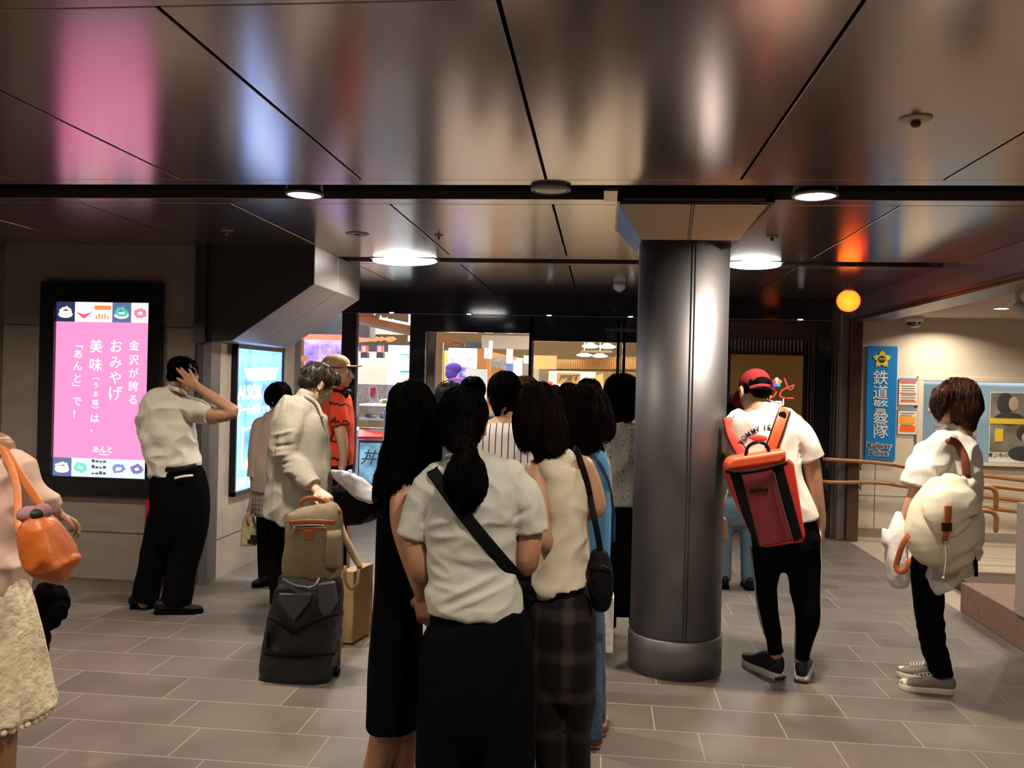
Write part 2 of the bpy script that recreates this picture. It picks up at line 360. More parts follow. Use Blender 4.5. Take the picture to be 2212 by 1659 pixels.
# wing window with blind
wn = B(); wx0, wx1, wz0, wz1 = 3.41, 5.3, .835, 1.684
for a in ((wx0-.06, wx1, wz1, wz1+.05), (wx0-.06, wx0, wz0, wz1)): wn.box(a[0], a[1], 9.585, 9.62, a[2], a[3])
w1 = wn.put('window_1', mat('ivory_frame', (.66, .58, .48), .5), bevel=.004); tag(w1, **ST)
B().box(wx0-.08, wx1, 9.54, 9.62, wz0-.03, wz0).put('window_sill', bpy.data.materials['ivory_frame'], w1)
B().box(wx0, wx1, 9.60, 9.62, wz1-.03, wz1-.006).put('window_head', emat('tube_strip', (.8, .9, 1), 1.0), w1)
bl = B(); M_blind = mat('blind', (.50, .58, .60), .5, emit=(.55, .70, .75), es=.32)
for i in range(44):
    z = wz0+.01+i*.0185; bl.add([(wx0, 9.606, z), (wx1, 9.606, z), (wx1, 9.616, z+.015), (wx0, 9.616, z+.015)], [(0, 1, 2, 3)])
bl.box(wx0, wx1, 9.617, 9.619, wz0, wz1)
bl.put('blind', M_blind, w1)
B().box(wx0, wx1, 9.592, 9.596, wz0, wz1).put('pane', M_glass, w1)
# low brown kerb, pit and granite post at the ramp
tag(B().box(2.60, 5.5, 6.2, 6.50, 0, .21).put('low_kerb', M_brownst, bevel=.006), 'low polished brown stone kerb running across behind the granite post', 'kerb')
tag(B().box(2.60, 2.86, 3.6, 6.198, 0, .21).put('low_kerb', M_brownst, bevel=.006), 'low polished brown stone kerb running along the hall floor edge', 'kerb')
tag(B().box(2.87, 5.5, 3.6, 6.19, -.003, .14).put('planter_bed', mat('bed', (.07, .035, .03), .7)), 'dark brown sunken bed inside the stone kerb', 'planter bed')
tag(B().box(2.86, 5.5, 6.52, 7.45, -.003, .10).put('ramp_step', mat('dark_brown', (.055, .028, .022), .6)), 'dark brown step block behind the stone kerb', 'step')
gq = P(2190, 1322, 5.65).x
tag(B().box(gq, gq+.26, 5.39, 5.65, .211, .90).put('granite_post', mat('granite', (.26, .20, .18), .6, var=(90, (.36, .29, .26))), bevel=.006), 'square granite post standing in the brown bed', 'post')
# ---------------------------------------------------------------- shop front
YS = 9.45
tag(B().box(-6.5, 2.42, YS-.03, YS+.06, 2.29, ZC+.2).put('trim_fascia', M_gloss), **ST)
tag(B().box(-3.5, 2.42, YS-.05, YS-.028, 2.285, 2.291).put('trim_fascia_edge', M_steel), **ST)
def post(x0, x1, z1=2.29, m=M_gloss, d=.07): return tag(B().box(x0, x1, YS-.03, YS+d, 0, z1).put('trim_shopfront_post', m, bevel=.004), **ST)
post(-2.89, -2.72); post(-2.115, -1.94); post(-.79, -.745); post(.16, .195); post(.225, .255); post(2.26, 2.42); post(1.30, 1.352)
tag(B().box(-2.725, -2.70, YS-.04, YS-.03, 0, 2.28).put('trim_bright_edge', M_steel), **ST)
post(-3.5, -3.44, 2.29, M_bmetal)
tag(B().box(-1.94, -.745, YS-.03, YS+.06, 2.095, 2.29).put('trim_transom', M_gloss), **ST)
tag(B().box(-.745, 1.30, YS-.03, YS+.06, 2.015, 2.29).put('trim_transom', M_gloss), **ST)
for i, (a, b, z) in enumerate([(-3.44, -2.89, 2.29), (-2.72, -2.115, 2.29), (-1.94, -.79, 2.095), (-.745, .16, 2.015), (.255, 1.30, 2.015)]):
    tag(B().box(a, b, YS, YS+.008, .08 if i != 0 else .0, z).put('window_%d' % (i+2), M_glass), **ST)
for x0, x1 in ((-1.93, -1.915), (-1.83, -1.815)):
    tag(B().box(x0, x1, YS-.045, YS-.02, 0, 2.095).put('trim_door_stile', M_steel), **ST)
tag(B().box(-1.915, -1.83, YS-.02, YS-.01, 0, 2.09).put('trim_door_plate', mat('mirror_steel', (.55, .5, .42), .12, 1)), **ST)
tag(B().box(-.755, -.735, YS-.05, YS-.03, 0, 2.01).put('trim_door_stile', M_steel), **ST)
tag(B().box(.203, .212, YS-.05, YS-.03, 0, 2.2).put('trim_door_stile', M_steel), **ST)
t_ = thing('door_sensor', 'dark bar sensor over the sliding door beside the column', 'sensor', (.18, 9.4, 2.13)); B().box(.03, .37, 9.37, 9.42, 2.13, 2.165).put('housing', mat('grey_plastic', (.06, .06, .06), .5), t_, bevel=.006)
# right dark panel: slats and gold sign
tag(B().box(1.352, 2.26, YS+.05, YS+.12, 0, 2.29).put('wall_shop_panel', mat('brown_panel', (.035, .022, .018), .4)), **ST)
sl = thing('slat_screen', 'row of pale vertical slats above the gold hanging sign panel', 'slats', (1.8, YS, 1.93))
for i in range(23):
    x = 1.37+i*.0385; B().box(x, x+.012, YS-.005, YS+.03, 1.935, 2.08).put('slat', mat('slat', (.30, .23, .19), .5) if i == 0 else bpy.data.materials['slat'], sl)
for x in (2.14, 2.175, 2.21, 2.235): B().box(x, x+.014, YS-.01, YS+.03, 0, 2.08).put('reveal_strip', M_brown, sl)
# ---------------------------------------------------------------- ceiling fixtures
def disc_light(name, label, x, y, r, m, z=ZC+.0, sx=1, group=None, ring=M_steel):
    t = thing(name, label, 'ceiling light', (x, y, z-.02), group)
    b = B().lathe((x, y, z-.02), [(r*1.16, .022), (r*1.16, .004), (r*1.02, 0), (r*1.0, .006), (r*1.0, .022)], 40); b.put('trim_ring', ring, t, True)
    b = B(); b.ell((x, y, z-.012), (r, r*1.0, .012), 32); b.put('lens', m, t, True)
    B().lathe((x, y, z+.006), [(r*1.1, 0), (r*1.1, .2 if z > 2.5 else .03)], 24).put('housing', M_bmetal, t, True); return t
M_off = mat('lens_off', (.30, .25, .18), .3)
disc_light('recessed_downlight', 'lit round downlight in the dark slot above the blue signboard side', -1.556, 4.365, .085, M_lamp)
disc_light('recessed_downlight', 'lit round downlight in the dark slot right of the column capital', 1.02, 4.365, .095, M_lamp)
disc_light('recessed_downlight', 'unlit round downlight in the dark slot left of the column capital', -.267, 4.24, .085, M_off)
disc_light('recessed_downlight', 'lit downlight in the ceiling slot over the queue', .25, 1.885, .085, M_lamp)
for x, n_, in ((-1.594, 'wide glowing ceiling light beside the sloping metal haunch'), (1.152, 'wide glowing ceiling light just right of the column')):
    t = thing('bay_light', n_, 'ceiling light', (x, 6.84, ZC-.03)); sx = .26 if x < 0 else .205
    B().ell((x, 6.84, ZC-.012), (sx, .15, .030), 32).put('lens', M_lampc, t, True)
    B().box(x-sx*1.02, x+sx*1.02, 6.72, 6.96, ZC-.004, ZC+.02).put('rim', M_steel, t)
for x, y, r, n_ in ((1.075, 3.164, .055, 'cream sprinkler rosette with a brown nub in the nearest right ceiling panel'), (-2.499, 5.535, .04, 'small ceiling sensor above the sloping haunch'),
        (-1.091, 5.657, .03, 'tiny ceiling nozzle beyond the round ceiling speaker'), (1.055, 5.618, .04, 'small ceiling nozzle just right of the column top')):
    t = thing('ceiling_sprinkler', n_, 'sprinkler', (x, y, ZC-.03))
    B().lathe((x, y, ZC-.008), [(r*.8, 0), (r, .004), (r, .012)], 24).put('plate', mat('ivory', (.62, .52, .42), .5) if r == .055 else M_steel, t, True)
    B().lathe((x, y, ZC-.03), [(r*.2, 0), (r*.34, .01), (r*.2, .026)], 12).put('nozzle', M_brown if r == .055 else M_steel, t, True)
t = thing('ceiling_speaker', 'round flush ceiling speaker grille near the wide ceiling light', 'speaker', (-1.635, 5.626, ZC-.02))
B().lathe((-1.635, 5.626, ZC-.006), [(.07, 0), (.078, .003), (.078, .01)], 32).put('grille', M_steel, t, True); B().lathe((-1.635, 5.626, ZC-.014), [(.018, 0), (.022, .008)], 16).put('hub', M_steel, t, True)
t = thing('smoke_detector', 'white smoke detector on the ceiling left of the column', 'smoke detector', (.152, 8.3, ZC-.07))
B().lathe((.152, 8.3, ZC-.07), [(.03, 0), (.04, .012), (.055, .02), (.058, .05), (.05, .072)], 24).put('body', M_white, t, True)
B().lathe((.152, 8.3, ZC-.082), [(.012, 0), (.028, .012)], 12).put('sensor_tip', M_white, t, True)
# red globe lamp
gx, gy = 2.10, 7.70; gz = P(1837, 650, gy).z
t = thing('globe_lamp', 'glowing orange-red round globe lamp hanging from the ceiling before the police room', 'lamp', (gx, gy, gz-.1))
M_globe = emat('globe_glow', (1, .13, .01), 3.6)
g_nt = M_globe.node_tree; lw = g_nt.nodes.new('ShaderNodeLayerWeight'); lw.inputs[0].default_value = .35; rr = g_nt.nodes.new('ShaderNodeValToRGB')
rr.color_ramp.elements[0].color = (1, .20, .012, 1); rr.color_ramp.elements[1].color = (1, .02, .005, 1)
g_nt.links.new(lw.outputs['Facing'], rr.inputs[0]); g_nt.links.new(rr.outputs[0], g_nt.nodes['Principled BSDF'].inputs['Emission Color'])
B().ell((gx, gy, gz), (.098, .098, .095), 32).put('globe', M_globe, t, True)
B().lathe((gx, gy, gz+.08), [(.045, 0), (.045, .03), (.03, .035), (.03, ZC-gz-.08)], 20).put('neck', M_steel, t, True)
pl = bpy.data.lights.new('globe_light', 'POINT'); pl.energy = .8; pl.color = (1, .06, .02); pl.shadow_soft_size = .1
po = bpy.data.objects.new('globe_light', pl); COL.objects.link(po); po.location = (gx, gy-.16, gz-.06)
# wing-room fixtures
for i, (x, y, Y) in enumerate(((2020, 693, 9.0), (2163, 665, 8.35))):
    p = PZ(x, y, 2.35); disc_light('wing_downlight', 'small lit downlight in the police room ceiling, ' + ('next to the dome camera' if i == 0 else 'next to the hanging camera'), p.x, p.y, .062, M_lamp, 2.36, ring=M_white)
p = PZ(1975, 684, 2.35)
t = thing('dome_camera', 'white dome security camera with a dark lens band by the lintel', 'security camera', (p.x, p.y, 2.25))
B().lathe((p.x, p.y, 2.29), [(.075, 0), (.09, .01), (.092, .06)], 28).put('housing', M_white, t, True)
b = B(); b.ell((p.x, p.y, 2.29), (.075, .075, .06), 24); b.put('dome', mat('smoked', (.02, .02, .025), .1, coat=1), t, True)
b = B(); b.box(p.x-.008, p.x+.012, p.y-.082, p.y-.05, 2.235, 2.295); b.put('lens_divider', M_white, t, bevel=.004)
p = P(2207, 660, 6.6)
t = thing('bullet_camera', 'silver bullet security camera on a curled stem at the right edge', 'security camera', (p.x, p.y, 2.1))
B().tube([(p.x-.01, p.y, 2.35), (p.x-.03, p.y, 2.26), (p.x+.02, p.y, 2.2)], .018, n=10).put('stem', M_white, t, True)
B().tube([(p.x-.01, p.y, 2.19), (p.x+.14, p.y-.06, 2.12)], .05, n=20).put('camera_body', M_white, t, True)
B().lathe((p.x+.02, p.y-.075, 2.135), [(.03, 0), (.03, .02)], 16, (.3, -1, -.4)).put('lens', M_black, t)
B().lathe((p.x-.01, p.y, 2.33), [(.06, 0), (.06, .02)], 20).put('ceiling_plate', M_white, t)
for x in (-2.325, -1.456, -.577, .301, 2.079):
    t = thing('soffit_spot', 'tiny lit spot under the black fascia, '+{-2.325: 'over the left shop window', -1.456: 'left of the door transom', -.577: 'over the sliding door joint', .301: 'beside the column', 2.079: 'over the gold sign'}[x], 'ceiling light', (x, 9.40, 2.30))
    B().lathe((x, 9.405, 2.296), [(.03, 0), (.034, .004), (.034, .012)], 16).put('rim', M_steel, t); B().lathe((x, 9.405, 2.293), [(.024, 0), (.024, .004)], 16).put('lens', M_lampc, t)
def pb(b, x0, y0, x1, y1, Y, t=.02):
    xm, ym_ = (x0+x1)/2, (y0+y1)/2; b.box(P(x0, ym_, Y).x, P(x1, ym_, Y).x, Y, Y+t, P(xm, y1, Y).z, P(xm, y0, Y).z); return b
# ---------------------------------------------------------------- pink signboard on the left pier
YW = 6.2
sg = thing('digital_signboard', 'tall black-framed screen glowing pink with white Japanese lettering', 'signboard', (-3.75, 6.15, .62))
x0, x1, z0, z1 = -4.228, -3.268, .63, 2.236; sx0, sx1, sz0, sz1 = -4.112, -3.367, .772, 2.086
b = B(); b.box(x0, x1, 6.14, 6.199, sz1, z1); b.box(x0, x1, 6.14, 6.199, z0, sz0); b.box(x0, sx0, 6.14, 6.199, sz0, sz1); b.box(sx1, x1, 6.14, 6.199, sz0, sz1)
b.put('frame', M_gloss, sg, bevel=.004)
M_pink = emat('pink_screen', (.95, .24, .48), 1.5)
B().box(sx0, sx1, 6.17, 6.19, sz0, sz1).put('screen', M_pink, sg)
M_txt = emat('white_glow', (1, .93, .90), 1.5)
def at_sign(x, y): return P(x, y, 6.168)
tx = T(); u = mpp(6.17)
for cx, items in ((288, [('金', 747, 22), ('沢', 778, 22), ('が', 807, 22), ('誇', 835, 22), ('る', 864, 22)]),
        (249, [('お', 749, 29), ('み', 783, 28), ('や', 817, 28), ('げ', 851, 32)]),
        (206, [('美', 749, 29), ('味', 789, 29), ('︵', 813, 16), ('う', 832, 13), ('ま', 851, 12), ('味', 870, 14), ('︶', 886, 16), ('は', 904, 20), ('、', 925, 20)]),
        (167, [('﹁', 744, 22), ('あ', 765, 20), ('ん', 791, 21), ('と', 818, 21), ('﹂', 838, 22), ('で', 867, 21), ('！', 895, 21)])):
    for c, y, s in items: tx.w(c, at_sign(cx-(y-820)*.02+ (1 if cx == 206 and s < 20 else 0), y+1), (1, 0, 0), (0, 0, 1), s*u*1.12, depth=.001, bold=.0004)
tx.w('あんと', at_sign(222, 972), (1, 0, 0), (0, 0, 1), 17*u, depth=.001, bold=.0006)
pb(tx, 214, 981, 234, 983, 6.166, .003)
tx.put('lettering', M_txt, sg)
# food photographs along the top and bottom edge of the screen
random.seed(11)
tiles = [(-1, (.03, .04, .12), (1, .9, .8)), (-1, (1.2, 1.1, 1.0), (1, .12, .18)), (-1, (1.2, 1.0, .9), (1, .3, .08)), (-1, (.12, .2, .4), (.1, .7, .45)), (-1, (1.1, .95, .95), (1, .25, .45))]
for row, (za, zb_) in enumerate(((sz1-.148, sz1), (sz0, sz0+.138))):
    for k in range(5):
        a = sx0+(sx1-sx0)*k/5; c = sx0+(sx1-sx0)*(k+1)/5; bg, fg = tiles[k][1:] if row == 0 else ((.15, .2, .45) if k == 0 else (.9, 1.0, 1.1), [(1, .95, .9), (.2, .9, .7), (.1, .1, .12), (.3, .35, .7), (.3, .2, .55)][k])
        f = B().box(a+.001, c-.001, 6.166, 6.171, za, zb_).put('food_photo', emat('photo_bg%d%d' % (row, k), bg, 1.0), sg)
        q = B(); cx, cz = (a+c)/2, (za+zb_)/2
        if k == 2 and row == 0:
            q.box(a+.01, c-.01, 6.163, 6.166, cz+.02, cz+.05)
            for j in range(5): q.box(a+.02+j*.023, a+.028+j*.023, 6.163, 6.166, cz-.05, cz-.01-random.random()*.02)
        elif k == 1 and row == 0: q.prism([(a+.01, 6.163, cz), (cx, 6.163, cz-.05), (c-.01, 6.163, cz), (cx, 6.163, cz-.018)], (0, .003, 0))
        elif k == 2:
            for j in range(3):
                for i in range(4): q.box(a+.015+i*.03, a+.037+i*.03, 6.163, 6.166, za+.02+j*.045, za+.03+j*.045+random.random()*.015)
        else:
            for j in range(9):
                an = j*.7; r_ = .03+.015*random.random(); q.ell((cx+r_*math.cos(an), 6.165, cz+r_*.7*math.sin(an)), (.016, .002, .013), 10)
        q.put('dish', emat('photo_fg%d%d' % (row, k), fg, 1.0), f)
        if k in (0, 3): B().ell((cx, 6.1655, cz-.02), (.058, .0015, .026), 24).put('plate', M_txt, f)
# ---------------------------------------------------------------- blue signboard on the side wall (faces +X)
bs = thing('light_signboard', 'blue backlit advertisement with white triangle on the pale side wall', 'signboard', (-2.88, 7.04, .6))
y0, y1, z0, z1 = 6.545, 7.57, .605, 1.812
b = B(); b.box(-2.89, -2.845, y0, y1, z1-.035, z1); b.box(-2.89, -2.845, y0, y1, z0, z0+.035); b.box(-2.89, -2.845, y0, y0+.03, z0, z1); b.box(-2.89, -2.845, y1-.03, y1, z0, z1)
b.put('frame', M_bmetal, bs, bevel=.003)
B().box(-2.888, -2.86, y0+.03, y1-.03, z0+.035, z1-.035).put('screen', mat('blue_screen', (.05, .17, .75), .4, emit=(.05, .17, .75), es=2.4, var=(3, (.18, .42, 1.0), (1, 1, 1), .35, .6)), bs)
tx = T(); X_ = -2.858
def tri(pts): tx.prism([(X_, yy, zz) for yy, zz in pts], (.003, 0, 0))
tx.w('ALSOK', (X_, 6.85, 1.42), (0, 1, 0), (0, 0, 1), .16, bold=.003); tx.w('ホームセキュリティ', (X_, 7.03, 1.28), (0, 1, 0), (0, 0, 1), .10, bold=.002)
tri([(6.72, 1.62), (7.45, 1.64), (7.38, 1.53), (6.8, 1.52)]); tri([(6.70, .80), (6.98, .80), (7.35, 1.18), (7.3, .99)]) ; tri([(6.72, .82), (7.45, .88), (7.40, 1.30)])
tri([(6.70, 1.14), (7.1, 1.15), (7.1, 1.13), (6.70, 1.12)]); tri([(6.70, 1.13), (6.72, 1.13), (6.72, .82), (6.70, .82)])
tri([(6.62, .66), (6.78, .66), (6.78, .74), (6.62, .74)]); tri([(6.84, .67), (7.2, .68), (7.2, .71), (6.84, .70)])
tx.put('white_artwork', emat('ad_white', (.95, 1, 1), 3), bs)
# red board and red-white stand behind the man
t = thing('red_banner_board', 'red upright notice board leaning on the pier behind the man in black trousers', 'notice board', (-3.2, 6.1, 0))
B().prism([(-3.36, 6.12, .02), (-3.02, 6.12, .02), (-3.10, 6.16, .72), (-3.36, 6.16, .72)], (0, .02, 0)).put('board', mat('red_board', (.55, .02, .025), .5), t, bevel=.004)
B().box(-3.38, -3.0, 6.08, 6.18, 0, .02).put('foot', M_bmetal, t)
tx = T(); tx.w('の', (-3.17, 6.122, .33), (1, 0, 0), (0, 0, 1), .07); tx.w('火', (-3.17, 6.122, .25), (1, 0, 0), (0, 0, 1), .07); tx.put('lettering', M_white, t)
t = thing('red_white_marker', 'narrow white panel with a red side standing at the foot of the pier corner', 'marker post', (-3.0, 6.1, 0))
B().box(-3.075, -3.035, 6.10, 6.18, 0, .36).put('white_panel', M_white, t, bevel=.003); B().box(-3.034, -2.995, 6.11, 6.16, 0, .38).put('red_panel', mat('dull_red', (.18, .02, .02), .5), t, bevel=.003)
# ---------------------------------------------------------------- gold sign right of the column
gs = thing('hanging_sign', 'dark gold framed panel sign with looping red characters and a flower', 'sign', (1.75, 9.4, .6))
p0 = P(1578, 770, 9.42); p1 = P(1735, 770, 9.42); zt_ = P(1655, 767, 9.42).z
b = B(); b.box(p0.x-.03, p1.x+.03, 9.40, 9.44, zt_, zt_+.035); b.box(p0.x-.03, p0.x, 9.40, 9.44, .6, zt_); b.box(p1.x, p1.x+.03, 9.40, 9.44, .6, zt_); b.box(p0.x-.03, p1.x+.03, 9.40, 9.44, .57, .6)
b.put('frame', M_bmetal, gs, bevel=.003)
B().box(p0.x, p1.x, 9.415, 9.435, .6, zt_).put('panel', mat('gold_brown', (.12, .055, .012), .4, .3, var=(2, (.15, .07, .016)), emit=(.12, .055, .012), es=.35), gs)
M_rl = emat('red_letter', (1, .14, .08), .9); YL = 9.408
tx = B()
def curve_px(pts, r): tx.tube([P(x, y, YL) for x, y in pts], r, n=8, sub=4)
curve_px([(1695, 818), (1699, 829), (1702, 838)], .008); curve_px([(1715, 832), (1704, 836), (1690, 843), (1685, 852), (1691, 859), (1714, 860)], .008); curve_px([(1702, 838), (1707, 842), (1713, 838), (1712, 833)], .007)
curve_px([(1660, 846), (1664, 858), (1672, 855), (1677, 847)], .008); curve_px([(1652, 825), (1648, 840), (1655, 858)], .011); curve_px([(1600, 830), (1620, 826), (1634, 828)], .011); curve_px([(1612, 820), (1613, 845), (1618, 860)], .011); curve_px([(1628, 836), (1612, 852), (1602, 860), (1598, 850), (1612, 840), (1632, 842), (1634, 856), (1622, 862)], .010)
tx.put('red_characters', M_rl, gs, True)
tx = T(); tx.w('Angal', P(1672, 869, YL), (1, 0, 0), (0, 0, 1), .095, bold=.002); tx.put('lettering', M_txt, gs)
for k, c in enumerate(((1, 1, 1), (1, .1, .1), (.5, .15, 1), (.05, .8, .5), (1, .5, .1))):
    a = math.pi/2+k*2*math.pi/5; q = P(1678, 826, YL); B().lathe(q+Vector((.032*math.cos(a), 0, .032*math.sin(a))), [(.021, 0), (.021, .004)], 14, (0, -1, 0)).put('petal', emat('petal%d' % k, c, .9), gs)
q = P(1678, 826, YL); B().lathe(q, [(.012, 0), (.012, .005)], 12, (0, -1, 0)).put('flower_centre', M_txt, gs)
# ---------------------------------------------------------------- police wall
YP = 9.6
ps = thing('police_sign', 'tall blue wall sign with yellow star badge and white Japanese characters', 'sign', (2.98, 9.57, .82))
b = B(); X0_, X1_ = 2.823, 3.132; b.box(X0_, X1_, 9.575, 9.598, .825, 2.04); b.put('panel', mat('sign_blue', (.01, .17, .46), .35, emit=(.01, .17, .46), es=.12), ps, bevel=.003)
tx = T(); yl = 9.572
for c, y in (('鉄', 820), ('道', 853), ('警', 873+11), ('察', 912), ('隊', 936)): tx.w(c, P(1902, y-2+(0 if c != '道' else -1), yl), (1, 0, 0), (0, 0, 1), .165, bold=.0003)
tx.put('white_characters', M_white, ps)
tx = T(); tx.w('Railway', P(1899, 963, yl), (1, 0, 0), (0, 0, 1), .084, bold=.0055); tx.w('Police', P(1898, 979, yl), (1, 0, 0), (0, 0, 1), .084, bold=.0055); tx.put('white_outline', M_white, ps)
tx = T(); tx.w('Railway', P(1899, 963, yl-.003), (1, 0, 0), (0, 0, 1), .080, bold=.0006); tx.w('Police', P(1898, 979, yl-.003), (1, 0, 0), (0, 0, 1), .080, bold=.0006); tx.put('black_lettering', M_black, ps)
q = P(1905, 776, yl); b = B(); pts = []
for k in range(40):
    a = math.pi/2+2*math.pi*k/40; s5 = abs(((k+4) % 8)-4)/4.0; r_ = .052+.042*(1-s5)+(.010 if k % 2 == 0 else -.006); pts.append((q.x+r_*math.cos(a), yl, q.z+r_*math.sin(a)))
b.prism(pts, (0, -.006, 0)); b.put('star_badge', mat('badge_yellow', (.75, .60, .06), .4), ps)
B().lathe(q, [(.038, 0), (.038, .009)], 24, (0, -1, 0)).put('badge_disc', M_black, ps)
tx = T(); tx.w('RTP', q+Vector((0, -.011, 0)), (1, 0, 0), (0, 0, 1), .035, bold=.001); tx.put('badge_letters', bpy.data.materials['badge_yellow'], ps)
def notice(label, x0, y0, x1, y1, extra):
    t = thing('wall_notice', label, 'notice', P((x0+x1)/2, y1, 9.58))
    pb(B(), x0, y0, x1, y1, 9.59, .006).put('sheet', mat('paper', (.72, .69, .64), .6) if 'paper' not in bpy.data.materials else bpy.data.materials['paper'], t)
    pb(B(), x0+1, y0, x1-1, y0+6, 9.588, .003).put('blue_header', mat('header_blue', (.16, .25, .42), .5), t)
    k = B(); random.seed(int(y0))
    for i in range(int((y1-y0)/5)-2):
        yy = y0+11+i*5
        if extra and any(a-2 < yy < c+2 for a, c, _ in extra): continue
        xa = x0+4+random.random()*3; xb = x1-4-random.random()*9; pb(k, xa, yy, xb, yy+1.6, 9.588, .003)
    k.put('print', mat('ink', (.16, .15, .16), .7), t)
    for a, c, col in extra: pb(B(), x0+(4 if c-a > 10 else 3), a, x1-4, c, 9.587, .003).put('colour_block', emat('blk%s' % str(a), col, .75) if 0 else mat('blk%s' % str(a), col, .5), t)
notice('paper notice with red lines, upper of the two beside the blue police sign', 1942, 817, 1983, 875, [(823, 828, (.75, .12, .08)), (848, 851, (.75, .15, .1)), (865, 868, (.8, .15, .1))])
notice('paper notice with two orange blocks, lower of the two beside the blue police sign', 1940, 881, 1981, 938, [(900, 914, (.95, .38, .02)), (919, 932, (.92, .13, .01))])
# poster in the wing window
po_ = thing('window_poster', 'dark poster with two portrait figures and a yellow band inside the police window', 'poster', P(2190, 1000, 9.586))
pb(B(), 2137, 848, 2290, 1000, 9.588, .003).put('sheet', bpy.data.materials['paper'], po_)
pb(B(), 2139, 850, 2290, 978, 9.585, .003).put('photo_ground', mat('poster_dark', (.12, .11, .09), .6, var=(4, (.26, .24, .20))), po_)
pb(B(), 2137, 905, 2290, 917, 9.580, .003).put('yellow_band', mat('poster_yellow', (.72, .52, .03), .5), po_); pb(B(), 2149, 926, 2167, 954, 9.580, .003).put('yellow_card', bpy.data.materials['poster_yellow'], po_)
b = B(); b.ell(P(2172, 872, 9.584), (.085, .003, .115), 24); b.ell(P(2180, 905, 9.584), (.15, .003, .07), 24); b.ell(P(2215, 936, 9.583), (.09, .003, .09), 20); b.ell(P(2212, 980, 9.583), (.16, .003, .08), 20); b.put('portrait_hair', mat('poster_black', (.035, .035, .04), .6), po_)
B().ell(P(2190, 872, 9.581), (.05, .003, .075), 24).put('portrait_face', mat('poster_skin', (.42, .33, .27), .6), po_); B().ell(P(2218, 946, 9.580), (.05, .003, .06), 20).put('portrait_face', bpy.data.materials['poster_skin'], po_)
tx = T(); tx.w('青少年の非行・被害防止', P(2196, 985, 9.585), (1, 0, 0), (0, 0, 1), .052); tx.put('caption', mat('ink2', (.1, .1, .1), .6), po_)
# pictures on the blind, half hidden behind the woman's head
t = thing('window_flyer', 'small blue photo flyer on the blind under the brown-haired woman\'s chin', 'poster', P(2030, 945, 9.58)); pb(B(), 2018, 918, 2042, 948, 9.584, .004).put('sheet', mat('flyer', (.12, .16, .3), .5, var=(25, (.5, .4, .4))), t)
t = thing('window_flyer', 'grey flyer on the blind behind the brown-haired woman\'s nape', 'poster', P(2098, 960, 9.58)); pb(B(), 2085, 900, 2110, 960, 9.584, .004).put('sheet', mat('flyer2', (.3, .3, .33), .5, var=(14, (.16, .15, .16))), t)
# handrails of the ramp
M_rail = mat('wood_rail', (.33, .145, .05), .38, var=(20, (.26, .11, .035), (1, 12, 12)))
def rail(label, pts, r=.019, br=()):
    P3 = [P(*q) for q in pts]; t = thing('handrail', label, 'handrail', P3[0], 'round wooden handrails of the ramp')
    B().tube(P3, r, n=14, sub=4).put('rail', M_rail, t, True)
    for i, (x, y, Y, dx) in enumerate(br):
        q = P(x, y, Y); B().tube([q, q+Vector((.0, .05, -.055)), q+Vector((dx, .10, -.09)), q+Vector((dx, .18, -.06))], .007, n=8).put('bracket', M_steel, t, True)
rail('upper wooden handrail on the police room wall starting at the dark jamb', [(1780, 992, 9.1), (1796, 993, 9.12), (1900, 1000, 9.3), (1969, 1010, 9.3), (2112, 1026, 9.3), (2260, 1044, 9.3), (2700, 1100, 9.3)], .021, [(1790, 993, 9.1, .02), (1862, 998, 9.25, .02)])
rail('lower wooden handrail on the police room wall starting at the dark jamb', [(1776, 1040, 9.1), (1800, 1042, 9.12), (1900, 1043, 9.3), (1958, 1051, 9.3), (2114, 1071, 9.3), (2260, 1089, 9.3), (2700, 1146, 9.3)], .021, [(1788, 1041, 9.1, .02), (1862, 1042, 9.25, .02)])
rail('thick upper wooden handrail behind the woman with the canvas rucksack', [(2075, 1041, 8.3), (2112, 1046, 8.3), (2180, 1054, 8.3), (2270, 1066, 8.3), (2700, 1130, 8.3)], .021)
rail('thick lower wooden handrail behind the woman with the canvas rucksack', [(2075, 1089, 8.3), (2117, 1095, 8.3), (2180, 1103, 8.3), (2270, 1115, 8.3), (2700, 1180, 8.3)], .021)
rail('upper wooden handrail with a downturned end beside the canvas rucksack', [(2070, 1046, 7.9), (2111, 1051, 7.9), (2138, 1053, 7.9), (2150, 1062, 7.9), (2152, 1078, 7.9), (2151, 1094, 7.9)], .021)
rail('lower wooden handrail with a downturned end beside the canvas rucksack', [(2070, 1097, 7.9), (2115, 1102, 7.9), (2139, 1105, 7.9), (2151, 1114, 7.9), (2152, 1130, 7.9), (2151, 1146, 7.9)], .021)
# ---------------------------------------------------------------- the lit shop behind the glass
def emb(n, col, s=1.): return bpy.data.materials.get(n) or emat(n, col, s)
def dm(n, col, r=.6, **k): return bpy.data.materials.get(n) or mat(n, col, r, **k)
M_sw = dm('shop_wall', (.74, .62, .46)); M_wood = dm('shop_wood', (.50, .20, .07), .5, var=(6, (.42, .16, .05), (1, 1, 8))); M_dk = dm('shop_dark', (.03, .035, .045), .5)
tag(B().box(-6.4, 2.4, 20.8, 20.9, 0, 3.6).put('wall_shop_back', M_sw), **ST)
tag(B().box(-6.5, -6.4, 9.5, 20.9, 0, 3.6).put('wall_shop_left', M_sw), **ST)
tag(B().box(1.6, 1.7, 9.6, 20.9, 0, 3.6).put('wall_shop_right', M_sw), **ST)
tag(B().box(-6.5, 2.4, 12.9, 20.9, 3.35, 3.45).put('ceiling_shop', dm('shop_ceil', (.80, .66, .48))), **ST)
